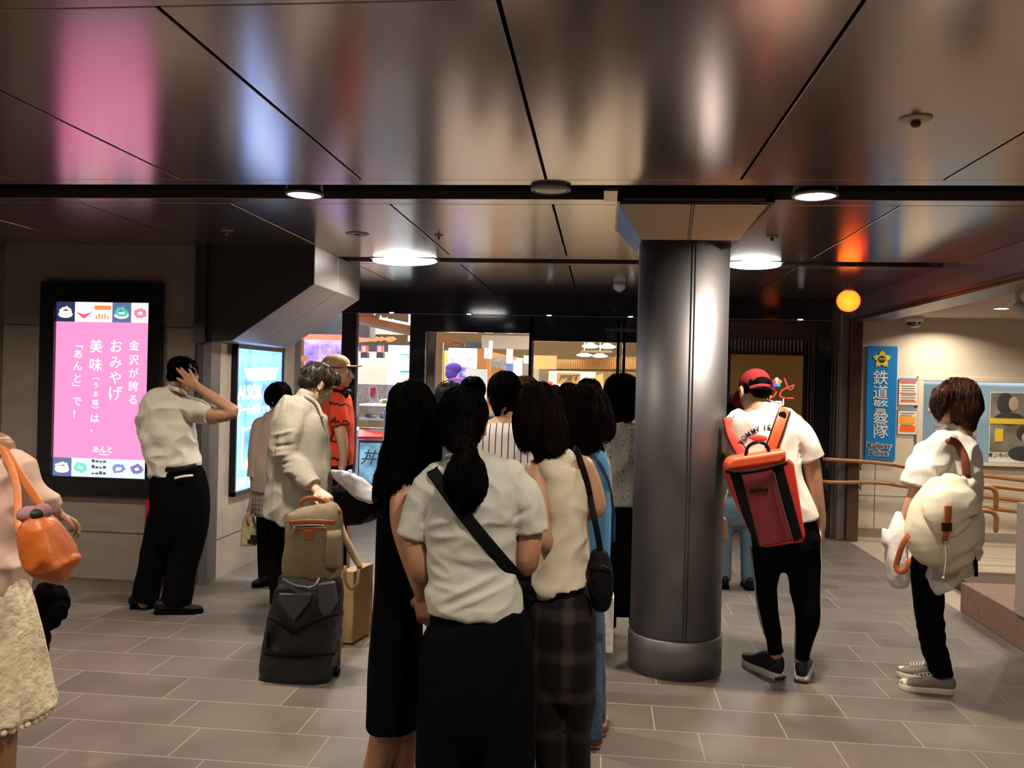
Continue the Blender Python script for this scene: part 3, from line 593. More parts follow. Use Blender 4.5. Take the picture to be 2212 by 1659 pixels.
tag(B().box(-6.5, 2.4, 9.55, 12.9, 3.35, 3.45).put('ceiling_shop_front', dm('shop_ceil_grey', (.10, .095, .09))), **ST)
# left bay: stall with wooden eaves
st = thing('food_stall', 'white food stall with slatted wooden eaves behind the left shop window', 'stall', P(825, 1080, 12.4))
pb(B(), 690, 757, 895, 862, 13.0, .1).put('stall_wall', dm('stall_wall', (.72, .60, .47)), st)
pb(B(), 765, 741, 895, 760, 12.6, .1).put('dark_band', M_dk, st)
pb(B(), 690, 830, 895, 905, 12.95, .04).put('grey_backsplash', dm('splash', (.12, .11, .105), .4, var=(30, (.20, .18, .17))), st)
b = B(); b.prism([P(772, 678, 11.2), P(790, 675, 11.2), P(893, 705, 11.2), P(893, 722, 11.2), P(772, 697, 11.2)], (0, .05, 0)); b.put('eave_board', M_wood, st)
b = B(); b.prism([P(772, 694, 11.1), P(893, 720, 11.1), P(893, 727, 11.1), P(772, 700, 11.1)], (0, .06, 0)); b.put('eave_edge', dm('pale_wood', (.75, .5, .34)), st)
for k in range(7):
    x = 806+k*13; y = 686+k*3.6; B().bar(P(x, y, 11.3), P(x+4, y-7, 11.6), .012, .012).put('eave_rib', bpy.data.materials['pale_wood'], st)
pb(B(), 772, 705, 893, 722, 12.5, .05).put('cream_soffit', bpy.data.materials['pale_wood'], st)
b = B(); pts = [(772, 728), (800, 724), (808, 729), (813, 727), (818, 731), (823, 727), (830, 731), (838, 727), (848, 727), (856, 733), (847, 738), (838, 739), (830, 734), (822, 738), (817, 735), (812, 738), (805, 737), (772, 740)]
b.prism([P(x, y, 12.2) for x, y in pts], (0, .04, 0)); b.put('carved_board', M_wood, st)
b = B(); b.bar(P(820, 687, 11.0), P(893, 702, 11.0), .03, .03); b.put('light_tube', emb('tube_blue', (.6, .8, 1), 3), st)
pb(B(), 882, 679, 889, 737, 11.5, .03).put('light_tube', emb('tube_white', (1, 1, 1), 3.), st)
B().box(P(775, 700, 11.4).x, P(799, 700, 11.4).x, 11.4, 11.7, P(785, 728, 11.4).z, P(785, 704, 11.4).z).put('duct_box', dm('duct', (.13, .13, .13)), st)
sc = thing('menu_screen', 'bright white and turquoise screen on the stall wall', 'screen', P(862, 812, 12.2))
pb(B(), 838, 746, 900, 810, 12.2, .04).put('panel', emb('scr_w', (.88, 1, .96), 1.8), sc); b = B(); pb(b, 864, 765, 885, 767, 12.19); pb(b, 878, 771, 900, 773, 12.19); pb(b, 864, 801, 900, 805, 12.19); b.put('turquoise_strokes', emb('scr_t', (.05, .75, .65), 1.2), sc)
for i, (x, y, n_) in enumerate(((786, 755, 'beside the black window post'), (820, 755, 'before the cream stall wall'), (714, 745, 'in front of the purple screen'), (778, 750, 'half hidden by the window post'))):
    if i == 3: continue
    t = thing('lantern', 'small hanging lantern with red top and black base '+n_, 'lantern', P(x, y+18, 12.0), 'hanging red lanterns')
    pb(B(), x-6, y-9, x+6, y+6, 12.0, .1).put('paper_shade', emb('lan_red', (1, .12, .08), 1.6), t); pb(B(), x-7, y+6, x+7, y+18, 11.99, .12).put('black_base', M_dk, t)
    pb(B(), x-3.5, y-7, x+3.5, y+5, 11.985, .01).put('glow', emb('lan_pink', (1, .5, .45), 1.8), t); pb(B(), x-1, y-16, x+1, y-9, 12.04, .02).put('cord', M_dk, t)
dc = thing('display_case', 'glass-fronted white food counter behind the left shop window', 'counter', P(830, 1085, 11.2))
pb(B(), 700, 930, 905, 1085, 11.2, .7).put('cabinet', dm('case_white', (.72, .72, .74), .4), dc)
pb(B(), 776, 876, 905, 930, 11.3, .5).put('glass_top', M_glass, dc); pb(B(), 776, 874, 905, 878, 11.2, .6).put('top_shelf', emb('shelf_lit', (1, .95, .9), 1.2), dc); pb(B(), 776, 905, 905, 909, 11.25, .5).put('middle_shelf', bpy.data.materials['case_white'], dc)
random.seed(3)
for i in range(16):
    x = 782+random.random()*95; y = (898, 903, 869)[i % 3]-random.random()*3; c = random.choice([(.25, .3, .1), (.6, .55, .3), (.7, .2, .12), (.75, .7, .6)])
    q = P(x, y, 11.35+.1*random.random()); o = B().ell(q, (.045, .05, .035), 12).put('packed_food', dm('food%s' % (c,), c, .5), None, True)
    tag(o, {(.25, .3, .1): 'small green', (.6, .55, .3): 'small straw yellow', (.7, .2, .12): 'small red', (.75, .7, .6): 'small off-white'}[c]+' packed food item laid out in the glass counter', 'food pack', 'packed food in the glass counter')
t = thing('red_tray', 'flat red tray on the white food counter', 'tray', P(800, 950, 11.1)); b = B(); b.prism([P(776, 932, 11.15), P(836, 938, 11.15), P(828, 948, 11.0), P(772, 948, 11.0)], (0, 0, .03)); b.put('tray', dm('tray_red', (.6, .03, .02), .4), t)
t = thing('price_placard', 'white and red paper card standing on the counter', 'placard', P(808, 872, 11.2)); b = B(); b.prism([P(794, 836, 11.2), P(812, 834, 11.2), P(818, 868, 11.2), P(800, 872, 11.2)], (0, .01, 0)); b.put('card', dm('card_w', (.8, .7, .68)), t); b = B(); pb(b, 800, 838, 806, 858, 11.18, .01); pb(b, 807, 836, 811, 850, 11.18, .01); b.put('red_print', dm('card_r', (.75, .04, .05)), t)
t = thing('ticket_machine', 'white ticket machine with a dark red label beside the long-haired woman', 'machine', P(850, 1000, 10.6))
b = B(); b.box(P(828, 900, 10.6).x, P(875, 900, 10.6).x, 10.6, 10.9, .0, P(850, 884, 10.6).z); b.put('body', dm('mach', (.62, .64, .72), .4), t, bevel=.01)
pb(B(), 832, 896, 872, 913, 10.585, .01).put('label_plate', dm('label_red', (.16, .02, .04)), t); tx = T(); tx.w('あんと', P(853, 904, 10.58), (1, 0, 0), (0, 0, 1), .085, bold=.002); tx.put('lettering', M_white, t); B().lathe(P(843, 931, 10.6), [(.02, 0), (.02, .01)], 14, (0, -1, 0)).put('slot_button', M_dk, t)
t = thing('light_poster', 'bluish backlit poster on the front of the food counter', 'poster', P(803, 1050, 11.1)); pb(B(), 774, 952, 832, 1052, 11.15, .03).put('frame', M_dk, t); pb(B(), 776, 957, 829, 1045, 11.13, .02).put('picture', mat('lp', (.1, .2, .3), .4, emit=(.75, .95, 1.1), es=1.1, var=(5, (.25, .5, .6))), t)
tx = T(); tx.w('丼', P(795, 990, 11.12), (1, 0, 0), (0, 0, 1), .22, shear=.3); tx.put('brush_character', dm('lpd', (.05, .1, .12)), t)
t = thing('orange_panel', 'orange-red floor panel under the backlit poster', 'panel', P(803, 1085, 11.1)); pb(B(), 776, 1056, 826, 1085, 11.12, .03).put('panel', dm('orp', (.75, .13, .04)), t)
# far-left bay: purple screen
ps_ = thing('event_screen', 'glowing purple screen with rows of small characters behind the capped youth', 'screen', P(680, 900, 11.0))
pb(B(), 655, 734, 745, 900, 11.4, .04).put('screen', mat('pur', (.1, .05, .3), .4, emit=(.26, .15, .85), es=1.0, var=(4, (.75, .4, .95))), ps_)
tx = T(); random.seed(8)
for r_ in range(3): tx.w('加賀屋 金箔 和菓子', P(700, 748+r_*12, 11.38), (1, 0, 0), (0, 0, 1), .06)
tx.put('lettering', emb('pale_blue', (.5, .55, 1), .9), ps_)
pb(B(), 640, 722, 745, 734, 11.6, .05).put('orange_beam', M_wood, ps_)
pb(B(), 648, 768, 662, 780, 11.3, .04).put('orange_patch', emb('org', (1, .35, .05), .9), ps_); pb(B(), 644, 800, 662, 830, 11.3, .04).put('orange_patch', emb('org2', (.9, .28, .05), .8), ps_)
pb(B(), 640, 668, 745, 722, 12.6, .06).put('dark_soffit', M_dk, ps_)
t = thing('blue_glow_panel', 'deep blue lit panel between the black posts behind the capped youth', 'screen', P(722, 1000, 10.2)); pb(B(), 733, 735, 768, 1116, 10.0, .05).put('panel', mat('deepblue', (.01, .02, .08), .3, emit=(.02, .10, .42), es=.9, var=(3, (.02, .28, .55))), t)
# corner post with blue light
tag(B().box(-2.97, -2.89, 7.95, 8.12, 0, ZC).put('trim_side_end', M_steel), **ST)
# centre bay: displays
dt = thing('display_stall', 'orange wooden stall front with hanging white signs behind the door glass', 'stall', P(1040, 1000, 12.0))
b = B(); b.prism([P(950, 724, 11.6), P(1003, 741, 11.6), P(979, 747, 11.6), P(950, 741, 11.6)], (0, .06, 0)); b.put('eave_board', M_wood, dt)
for k in range(5): B().prism([P(978+k*5, 735+k*1.4, 11.5), P(984+k*5, 737+k*1.4, 11.5), P(983+k*5, 743+k*1.4, 11.5)], (0, .05, 0)).put('eave_tooth', M_wood, dt)
b = B(); b.prism([P(1026, 753, 13), P(1135, 775, 14.5), P(1135, 781, 14.5), P(1026, 765, 13)], (0, .06, 0)); b.put('eave_board', M_wood, dt)
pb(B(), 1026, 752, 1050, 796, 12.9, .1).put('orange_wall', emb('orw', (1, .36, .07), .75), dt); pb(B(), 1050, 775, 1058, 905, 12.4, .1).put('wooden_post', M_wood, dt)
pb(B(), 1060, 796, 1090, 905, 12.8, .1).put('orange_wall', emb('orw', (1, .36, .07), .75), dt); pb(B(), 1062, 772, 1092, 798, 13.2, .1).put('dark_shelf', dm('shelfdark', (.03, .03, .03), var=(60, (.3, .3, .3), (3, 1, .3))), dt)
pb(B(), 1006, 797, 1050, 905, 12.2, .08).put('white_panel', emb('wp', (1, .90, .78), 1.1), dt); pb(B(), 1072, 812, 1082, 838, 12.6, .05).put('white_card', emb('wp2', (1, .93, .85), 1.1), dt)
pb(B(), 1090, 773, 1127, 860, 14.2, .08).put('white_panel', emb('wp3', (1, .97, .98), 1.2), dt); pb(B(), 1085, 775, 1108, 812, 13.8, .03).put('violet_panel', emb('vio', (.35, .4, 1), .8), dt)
pb(B(), 950, 739, 955, 905, 11.4, .06).put('cream_post', dm('pale_wood', (.75, .5, .34)), dt); pb(B(), 958, 757, 970, 905, 12.9, .05).put('olive_wall', dm('olive', (.35, .32, .10)), dt)
pb(B(), 1128, 785, 1143, 905, 13.5, .1).put('grey_pier', dm('gpier', (.14, .11, .08), var=(40, (.2, .16, .12))), dt)
pb(B(), 955, 738, 1040, 752, 12.5, .06).put('dark_soffit', M_dk, dt)
vs = thing('violet_display', 'blue and violet lit display screen with a purple figure shape behind the door glass', 'screen', P(990, 905, 12.3))
pb(B(), 967, 752, 1028, 905, 12.5, .05).put('screen', mat('vsc', (.1, .1, .3), .4, emit=(.45, .5, 1.1), es=1.1, var=(2.4, (1.2, .95, 1.1), (1, 1, 1.5), .4, .6)), vs)
b = B(); b.ell(P(980, 795, 12.4), (.12, .02, .08), 18); b.ell(P(975, 806, 12.4), (.09, .02, .10), 18); b.put('purple_shape', dm('purp', (.06, .02, .25)), vs, True); b = B(); b.ell(P(985, 820, 12.4), (.12, .02, .035), 18); b.ell(P(978, 832, 12.4), (.07, .02, .05), 18); b.put('magenta_shape', emb('mag', (.7, .15, .8), .8), vs, True)
for i, (x0_, y0_, x1_, y1_, c, n_) in enumerate(((1046, 752, 1062, 774, 'お土産', 'with dark characters, nearest'), (1094, 754, 1107, 785, '', 'blank, in the middle of the row'), (1131, 768, 1141, 794, '', 'half hidden by the door post'), (1056, 736, 1063, 775, '', 'narrow, behind the nearest one'))):
    t = thing('hanging_lightbox', 'white glowing hanging lightbox '+n_, 'hanging sign', P(x0_, y1_, 12+i), 'white hanging lightboxes in the shop')
    pb(B(), x0_, y0_, x1_, y1_, 12.0+i*.8, .06).put('box', emb('lbx', (1, 1, 1), 2.2), t)
    if c: tx = T(); tx.w(c[0], P((x0_+x1_)/2, 758, 11.99), (1, 0, 0), (0, 0, 1), .05); tx.w('産', P((x0_+x1_)/2, 767, 11.99), (1, 0, 0), (0, 0, 1), .05); tx.put('lettering', M_dk, t)
tag(pb(B(), 1040, 725, 1150, 754, 14.8, .05).put('ceiling_bulkhead', dm('bulk', (.30, .26, .22))), **ST)
# right bay: corridor ceiling, ring lights, lattice valance and calligraphy board
YR = 15.0
vl = thing('lattice_valance', 'long band of thin wooden slats across the shop ceiling behind the right door', 'slat valance', P(1250, 775, 16))
pb(B(), 1148, 768, 1202, 797, 14.0, .05).put('side_panel', dm('orange_wood', (.60, .30, .11)), vl); pb(B(), 1198, 778, 1420, 796, 16.1, .04).put('back_band', dm('valance_back', (.20, .12, .07)), vl)
for k in range(56):
    x = 1200+k*3.7; pb(B(), x, 777 if x < 1302 else 771, x+1.5, 797, 16.0, .04).put('slat', bpy.data.materials['orange_wood'], vl)
tag(pb(B(), 1180, 797, 1420, 802, 16.2, .05).put('ceiling_dark_band', dm('tb', (.12, .08, .05))), **ST)
cb = thing('calligraphy_board', 'wooden board with brushed black characters on the bright back wall', 'sign board', P(1228, 830, 18))
pb(B(), 1203, 806, 1253, 830, 18.0, .04).put('board', emb('cbd', (.95, .50, .15), 1.0), cb)  # emission puts the shop light on the wood into the board
tx = T(); [tx.w(c, P(x, 818, 17.98), (1, 0, 0), (0, 0, 1), .15, bold=.003, shear=.2) for c, x in (('屋', 1215), ('室', 1229), ('不', 1243))]; tx.put('brush_characters', M_dk, cb)
tag(pb(B(), 1184, 802, 1286, 900, 18.045, .05).put('wall_bright', emb('wbr', (1, .88, .70), 1.4)), **ST)  # no lamp: the wall's lit brightness is put into its emission
t = thing('shop_monitor', 'pale blue monitor below the calligraphy board', 'screen', P(1225, 845, 17)); pb(B(), 1190, 836, 1246, 862, 18.0, .04).put('screen', emb('mon', (.45, .85, 1), 1.0), t)
t = thing('cabinet_column', 'dark speckled column left of the calligraphy board', 'column', P(1170, 900, 16.5), kind='thing'); pb(B(), 1162, 793, 1180, 1010, 16.5, .1).put('shaft', bpy.data.materials['gpier'], t)
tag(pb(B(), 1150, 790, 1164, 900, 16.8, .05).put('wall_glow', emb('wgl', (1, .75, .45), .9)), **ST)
t = thing('screen_partition', 'tan folding partition at the back of the shop beside the door post', 'partition', P(1300, 900, 17)); b = B(); b.prism([P(1284, 812, 17.2), P(1303, 806, 17.2), P(1304, 900, 17.2), P(1284, 900, 17.2)], (0, .05, 0)); b.put('panel', dm('tanp', (.45, .30, .14)), t)
tag(pb(B(), 1284, 800, 1420, 900, 18.4, .05).put('wall_tan', dm('tanw', (.30, .20, .11))), **ST)
for i, (x, y, r_) in enumerate(((1275, 748, .30), (1312, 749, .30), (1262, 767, .42), (1296, 769, .42))):
    Y = 14.0 if i < 2 else 17.2; r_ = (.137, .137, .155, .155)[i]; q = P(x, y, Y); t = thing('ring_light', 'round glowing ceiling light in the shop, '+('left of the front pair', 'right of the front pair', 'left of the farther pair', 'right of the farther pair')[i], 'ceiling light', q, 'round glowing shop ceiling lights')
    B().ell(q, (r_, r_, .035), 24).put('diffuser', emb('ringw', (1, .93, .80), 2.6), t, True); B().lathe(q+Vector((0, 0, .03)), [(r_*.5, 0), (r_*.5, .02), (.012, .025), (.012, 3.33-q.z)], 20).put('mount', M_white, t)
t = thing('ceiling_air_unit', 'flat grey air vent between the shop ceiling lights', 'air vent', P(1285, 762, 15.5)); pb(B(), 1255, 757, 1322, 761, 15.5, .5).put('grille', dm('vent', (.18, .16, .13)), t)
rb = thing('red_bouquet', 'cluster of red ornaments at the back of the shop', 'ornament', P(1180, 850, 16)); q = P(1183, 850, 15.9); B().box(q.x-.06, q.x+.06, 15.85, 15.95, 0, q.z).put('stand', M_dk, rb); b = B(); random.seed(5)
for k in range(14): b.ell(P(1176+random.random()*14, 826+random.random()*20, 15.9), (.05, .05, .045), 8)
b.put('petals', dm('redp', (.75, .07, .03)), rb, True)
# ---------------------------------------------------------------- people: helpers
def skin_mat(n, c): return mat(n, c, .5, bump=(180, .12, .001), var=(14, tuple(q*.88 for q in c)))
M_skin = skin_mat('skin', (.47, .25, .155)); M_skin2 = skin_mat('skin_tan', (.36, .175, .10)); M_skin3 = skin_mat('skin_light', (.56, .34, .24))
def hair_mat(n, c, r=.5, s=.13): return mat(n, c, r, bump=(90, .5, .003, (1, 1, .12)), var=(30, tuple(q*.4 for q in c), (1, 1, .12)), spec=s)
M_hair = hair_mat('hair_black', (.0035, .0028, .003), .7, .02); M_hairb = hair_mat('hair_brown', (.07, .023, .012), .45, .25); M_hairr = hair_mat('hair_dark_brown', (.010, .0045, .0038), .7, .025); M_hairg = hair_mat('hair_greying', (.035, .027, .021), .33, .6)
def cloth(n, c, fine=500, **k): return mat(n, c, .9, bump=(fine, .25, .001), spec=.15 if max(c) < .1 else .3, **k)
M_blackc = mat('cloth_black', (.0020, .0018, .0024), .95, bump=(500, .25, .001), spec=.05); M_blacks = mat('black_smooth', (.004, .0038, .0045), .45, spec=.2, bump=(200, .2, .001)); M_dress = mat('dress_black', (.0016, .0016, .0026), .95, bump=(500, .25, .001), spec=.04)
M_eyew = mat('eye_white', (.7, .68, .65), .3); M_eyeb = mat('eye_dark', (.02, .012, .01), .2)
M_strap = mat('strap_black', (.003, .003, .004), .7, bump=(400, .3, .001), spec=.12)
class Who:
    def __init__(s, label, x, y, Y, h=1.6, name='person'):
        q = P(x, y, Y); s.Y = Y; s.t = thing(name, label, 'person', (q.x, q.y, 0)); s.b = B(); s.k = h/1.62
        s.x = x
    def p(s, x, y, dy=0): return P(x, y, s.Y+dy)
    def zy(s, z, x=None):   # photo row of height z at this depth
        x = s.x if x is None else x
        a, c = P(x, 0, s.Y), P(x, 1000, s.Y); return (z-a.z)/(c.z-a.z)*1000
    def trace(s, b, rows, dep=.1, sq=2.3, cap='round', n=40, sub=3):
        """rows: (photo row, left, right[, depth offset[, half depth]])"""
        pts = []; ra = []; rb = []
        for r in rows:
            dy = r[3] if len(r) > 3 else 0; d = r[4] if len(r) > 4 else dep
            a, c = s.p(r[1], r[0], dy), s.p(r[2], r[0], dy); pts.append((a+c)/2); ra.append((c-a).length/2); rb.append(d)
        b.tube(pts, ra, rb, n=n, sub=sub, cap=cap, sq=sq); return pts, ra, rb
    def limb(s, b, pts, r, rb=None, cap='round', n=20): b.tube([s.p(*q) for q in pts], r, rb, n=n, sub=4, cap=cap)
    def core(s, rows, dep=.07, shrink=.018):
        """bare body under the clothes"""
        pts = []; ra = []; rb = []
        for r in rows:
            dy = r[3] if len(r) > 3 else 0; a, c = s.p(r[1], r[0], dy), s.p(r[2], r[0], dy); pts.append((a+c)/2); ra.append(max(.02, (c-a).length/2-shrink)); rb.append(max(.02, (r[4] if len(r) > 4 else dep+.02)-shrink))
        s.b.tube(pts, ra, rb, n=24, sub=2)
    def head(s, x, y, yaw=0, pitch=0, roll=0, dy=0, k=None, neck=None, face=True):
        """yaw 0 looks away from the camera (+Y), 90 looks left, -90 looks right, pitch<0 looks down"""
        k = k or s.k; R_ = Matrix.Rotation(math.radians(yaw), 3, 'Z') @ Matrix.Rotation(math.radians(roll), 3, 'Y') @ Matrix.Rotation(math.radians(pitch), 3, 'X')
        c = s.p(x, y, dy); f = lambda a, b_, d: c+R_ @ (Vector((a, b_, d))*k)
        b = s.b; E = lambda q, r, n=18: b.ell(f(*q), tuple(v*k for v in r), n, R_)
        E((0, -.012, .030), (.074, .092, .084), 28); E((0, .026, -.035), (.056, .064, .076), 24); E((0, .058, -.086), (.028, .024, .022)); E((0, .078, .018), (.048, .014, .012))
        E((.033, .062, -.022), (.022, .02, .02)); E((-.033, .062, -.022), (.022, .02, .02))
        b.tube([f(0, .086, .008), f(0, .098, -.014), f(0, .106, -.034)], [.008*k, .010*k, .014*k], n=10, sub=3)
        E((0, .090, -.058), (.022, .009, .006), 12); E((0, .087, -.068), (.019, .010, .006), 12)
        for sg_ in (1, -1):
            E((sg_*.074, -.004, -.012), (.010, .020, .032), 14); E((sg_*.079, -.010, -.002), (.008, .016, .018), 12); E((sg_*.077, 0, -.036), (.008, .010, .011), 10)
        if neck: b.tube([f(0, -.022, -.035)]+[s.p(*q) for q in neck], [.052*k]+[.052*k]*(len(neck)-1)+[.062*k], n=20, sub=3)
        if face:
            e = B(); e.ell(f(.030, .075, .0), (.013*k,)*3, 12); e.ell(f(-.030, .075, .0), (.013*k,)*3, 12); s.eyes = (e, f, k, R_)
        s.hf = f; s.hR = R_; s.hk = k; return f
    def put_eyes(s):
        e, f, k, R_ = s.eyes
        for sg_ in (1, -1):
            q = B().ell(f(sg_*.030, .071, .0), (.0120*k,)*3, 14).put('eye', M_eyew, s.t, True); B().ell(f(sg_*.030, .0785, -.001), (.006*k,)*3, 10).put('iris', M_eyeb, q, True)
        q = B()
        for sg_ in (1, -1): q.tube([f(sg_*.014, .086, .020), f(sg_*.030, .086, .026), f(sg_*.045, .077, .021)], [.003*k, .0035*k, .002*k], n=8, sub=3); 
        q.put('eyebrow', M_hair, s.t, True)
    def hand(s, b, wrist, d, nrm, thumb=1, curl=25, k=1., spread=6, tips=None):
        """wrist point, finger direction d, palm normal nrm (fingers curl towards it), thumb side +1/-1"""
        d = Vector(d).normalized(); nrm = Vector(nrm); nrm = (nrm-d*nrm.dot(d)).normalized(); sd = d.cross(nrm)*thumb; w_ = Vector(wrist); k *= s.k
        b.tube([w_-d*.01*k, w_+d*.02*k, w_+d*.055*k, w_+d*.085*k], [.026*k, .033*k, .040*k, .037*k], [.020*k, .016*k, .015*k, .012*k], ref=tuple(sd), n=18, sub=3, sq=2.4)
        for i, (off, L) in enumerate(((.030, .070), (.010, .078), (-.010, .072), (-.029, .056))):
            a0 = w_+d*(.080-.004*abs(i-1))*k+sd*off*k; pts = [a0-d*.02*k, a0]; cur = 0; dd = (d+sd*math.tan(math.radians(spread*(1.5-i)))).normalized(); q = a0
            for j, fr in enumerate((.45, .32, .23)):
                cur += math.radians(curl*(.7, 1.1, .8)[j]*(1+.08*i)); q = q+(dd*math.cos(cur)+nrm*math.sin(cur))*L*fr*k; pts.append(q)
            b.tube(pts, [.0095*k, .0095*k, .0088*k, .008*k, .0068*k], n=10, sub=3)
        t0 = w_+d*.022*k+sd*.026*k; t1 = t0+(d*.55+sd*.75+nrm*.25).normalized()*.036*k; t2 = t1+(d*.85+sd*.35+nrm*.4).normalized()*.032*k; t3 = t2+(d*.95+nrm*.45).normalized()*.022*k
        b.tube([t0, t1, t2, t3], [.014*k, .012*k, .0105*k, .008*k], n=12, sub=3)
    def body(s, m=M_skin, vox=.006, smooth=3):
        o = s.b.blob('body', m, s.t, vox, smooth)
        if hasattr(s, 'eyes'): s.put_eyes()
        return o
def hair(who, b, m, n=220, L=.2, vox=.007, down=1., seed=1, rad=.0022, top=.3, wisp=0, amp=.004, scale=(40, 40, 6), out=0.0, parent=None, name='hair', clump=0):
    v, f = remesh(b.v, b.f, vox, 4); v = folds(amp, scale, seed)(v, f); me_v = [Vector(q) for q in v]; bv = BVHTree.FromPolygons(me_v, f)
    rnd = random.Random(seed); z0, z1 = v[:, 2].min(), v[:, 2].max(); cx, cy = v[:, 0].mean(), v[:, 1].mean(); crown = Vector((cx, cy, z1))
    idx = np.where(v[:, 2] > z1-(z1-z0)*top)[0]; vs = v.tolist(); fs = list(f)
    for i in range(n):
        q = me_v[int(idx[rnd.randrange(len(idx))])]; Ls = L*(.5+.7*rnd.random()); st = Ls/9; pts = []; off = rnd.random()*.006+.0005; sw = Vector((rnd.uniform(-.25, .25), rnd.uniform(-.25, .25), 0)); left = False
        for j in range(10):
            if not left:
                loc, nr, _, dist = bv.find_nearest(q)
                if loc is None: break
                pts.append(loc+nr*(off+out*j/9*rnd.random()))
                r_ = (loc-crown); r_.z = 0; g_ = Vector((0, 0, -down))+r_*(3.0 if j < 3 else .3)+sw; tdir = g_-nr*g_.dot(nr)
                if tdir.length < .25 or (nr.z < -.75 and j > 2): left = True; last = (pts[-1]-pts[-2]).normalized() if len(pts) > 1 else Vector((0, 0, -1)); q = pts[-1]; 
                else: q = loc+tdir.normalized()*st
            else:
                if not wisp: break
                last = (last+Vector((rnd.uniform(-.2, .2), rnd.uniform(-.2, .2), -.5))*.6).normalized(); q = q+last*wisp*.2; pts.append(q)
        if len(pts) < 3: continue
        n0 = len(vs); K = len(pts)
        for j, pnt in enumerate(pts):
            t = (pts[min(j+1, K-1)]-pts[max(j-1, 0)]).normalized(); u_ = t.orthogonal().normalized(); w_ = t.cross(u_); r_ = rad*(1-.75*(j/(K-1))**2)
            for a in (0, 2.094, 4.189): vs.append(tuple(pnt+(u_*math.cos(a)+w_*math.sin(a))*r_))
        for j in range(K-1):
            for a in range(3): fs.append([n0+j*3+a, n0+j*3+(a+1) % 3, n0+(j+1)*3+(a+1) % 3, n0+(j+1)*3+a])
    return put(name, np.array(vs), fs, m, who.t if parent is None else parent, True)
def world_bvh(o):
    me = o.data; n = len(me.vertices); co = np.empty(n*3); me.vertices.foreach_get('co', co); co = co.reshape(-1, 3)+np.array(WL[o] if o.parent is None else WL[o.parent])
    return BVHTree.FromPolygons([Vector(q) for q in co], [list(p.vertices) for p in me.polygons])
def drape(obs, px, off=.006, dens=4, fallback=None, both=False):
    """lay a path given on the photo over the surfaces of obs"""
    bv = [world_bvh(o) for o in (obs if isinstance(obs, (list, tuple)) else [obs])]; out = []
    pts = []
    for a, c in zip(px[:-1], px[1:]):
        for i in range(dens): pts.append((a[0]+(c[0]-a[0])*i/dens, a[1]+(c[1]-a[1])*i/dens))
    pts.append(px[-1][:2])
    for x, y in pts:
        d = ray(x, y).normalized(); best = None
        for t in bv:
            h = t.ray_cast(CAM, d)
            if h[0] is not None and (best is None or h[3] < best[3]): best = h
        if best: out.append(best[0]-d*off)
        elif out and fallback is None: out.append(CAM+d*((out[-1]-CAM).dot(d)))
        elif fallback: out.append(CAM+d*(fallback/d.y))
    # soften the depth so that the strap spans the folds
    for _ in range(3):
        out = [out[0]]+[(out[i-1]+out[i]*2+out[i+1])/4 for i in range(1, len(out)-1)]+[out[-1]]
    return out
def ribbon(b, pts, w_, t_=.003, ref=(0, 1, 0)): b.tube(pts, t_, w_/2, ref=ref, n=12, sub=2, sq=3, cap='flat'); return b
def shoe(who, heel, toe, name='shoe', m=None, ms=None, w_=.09, hgt=.08, sole=.025, open_top=True, pts=None):
    heel = Vector(heel); toe = Vector(toe); d = (toe-heel); L = d.length; d.normalize(); sd = d.cross(Vector((0, 0, 1))).normalized(); up = sd.cross(d)
    so = B(); prof = []
    for t, ww in ((0, .55), (.06, .72), (.25, .80), (.45, .82), (.7, 1.0), (.88, .86), (.97, .5), (1, .12)): prof.append((t, ww))
    poly = [heel+d*L*t-sd*w_/2*ww for t, ww in prof]+[heel+d*L*t+sd*w_/2*ww for t, ww in reversed(prof)]
    so.prism(poly, up*sole); u_ = B()
    pts = [heel+d*L*t+up*(sole*.6+h/2) for t, h in ((.07, hgt), (.2, hgt*1.0), (.38, hgt*.95), (.6, hgt*.66), (.8, hgt*.5), (.93, hgt*.42))]
    u_.tube(pts, [w_*q for q in (.32, .37, .39, .45, .43, .30)], [h*.5 for h in (hgt, hgt, hgt*.95, hgt*.66, hgt*.5, hgt*.42)], ref=tuple(sd), n=22, sub=3, sq=2.3)
    o = u_.blob(name, m, who.t, .004, 3)
    so.put('sole', ms, o, True, bevel=.004); return o
def lace(parent, heel, toe, m, hgt=.08, n=5, sole=.025):
    heel = Vector(heel); toe = Vector(toe); d = (toe-heel); L = d.length; d.normalize(); sd = d.cross(Vector((0, 0, 1))).normalized(); up = sd.cross(d); b = B()
    for i in range(n):
        t = .42+.32*i/n; h = hgt*(1.02-.9*(t-.38))+sole*.7; c = heel+d*L*t+up*h
        b.tube([c-sd*.022+up*-.006, c+d*.006+up*.004, c+sd*.022-up*.006+d*.012], .0032, n=8, sub=3)
    c = heel+d*L*.40+up*(hgt+sole*.7); b.tube([c, c+sd*.02+up*.012, c+sd*.03+up*.0], .003, n=8); b.tube([c, c-sd*.02+up*.012, c-sd*.03], .003, n=8)
    b.put('laces', m, parent, True)
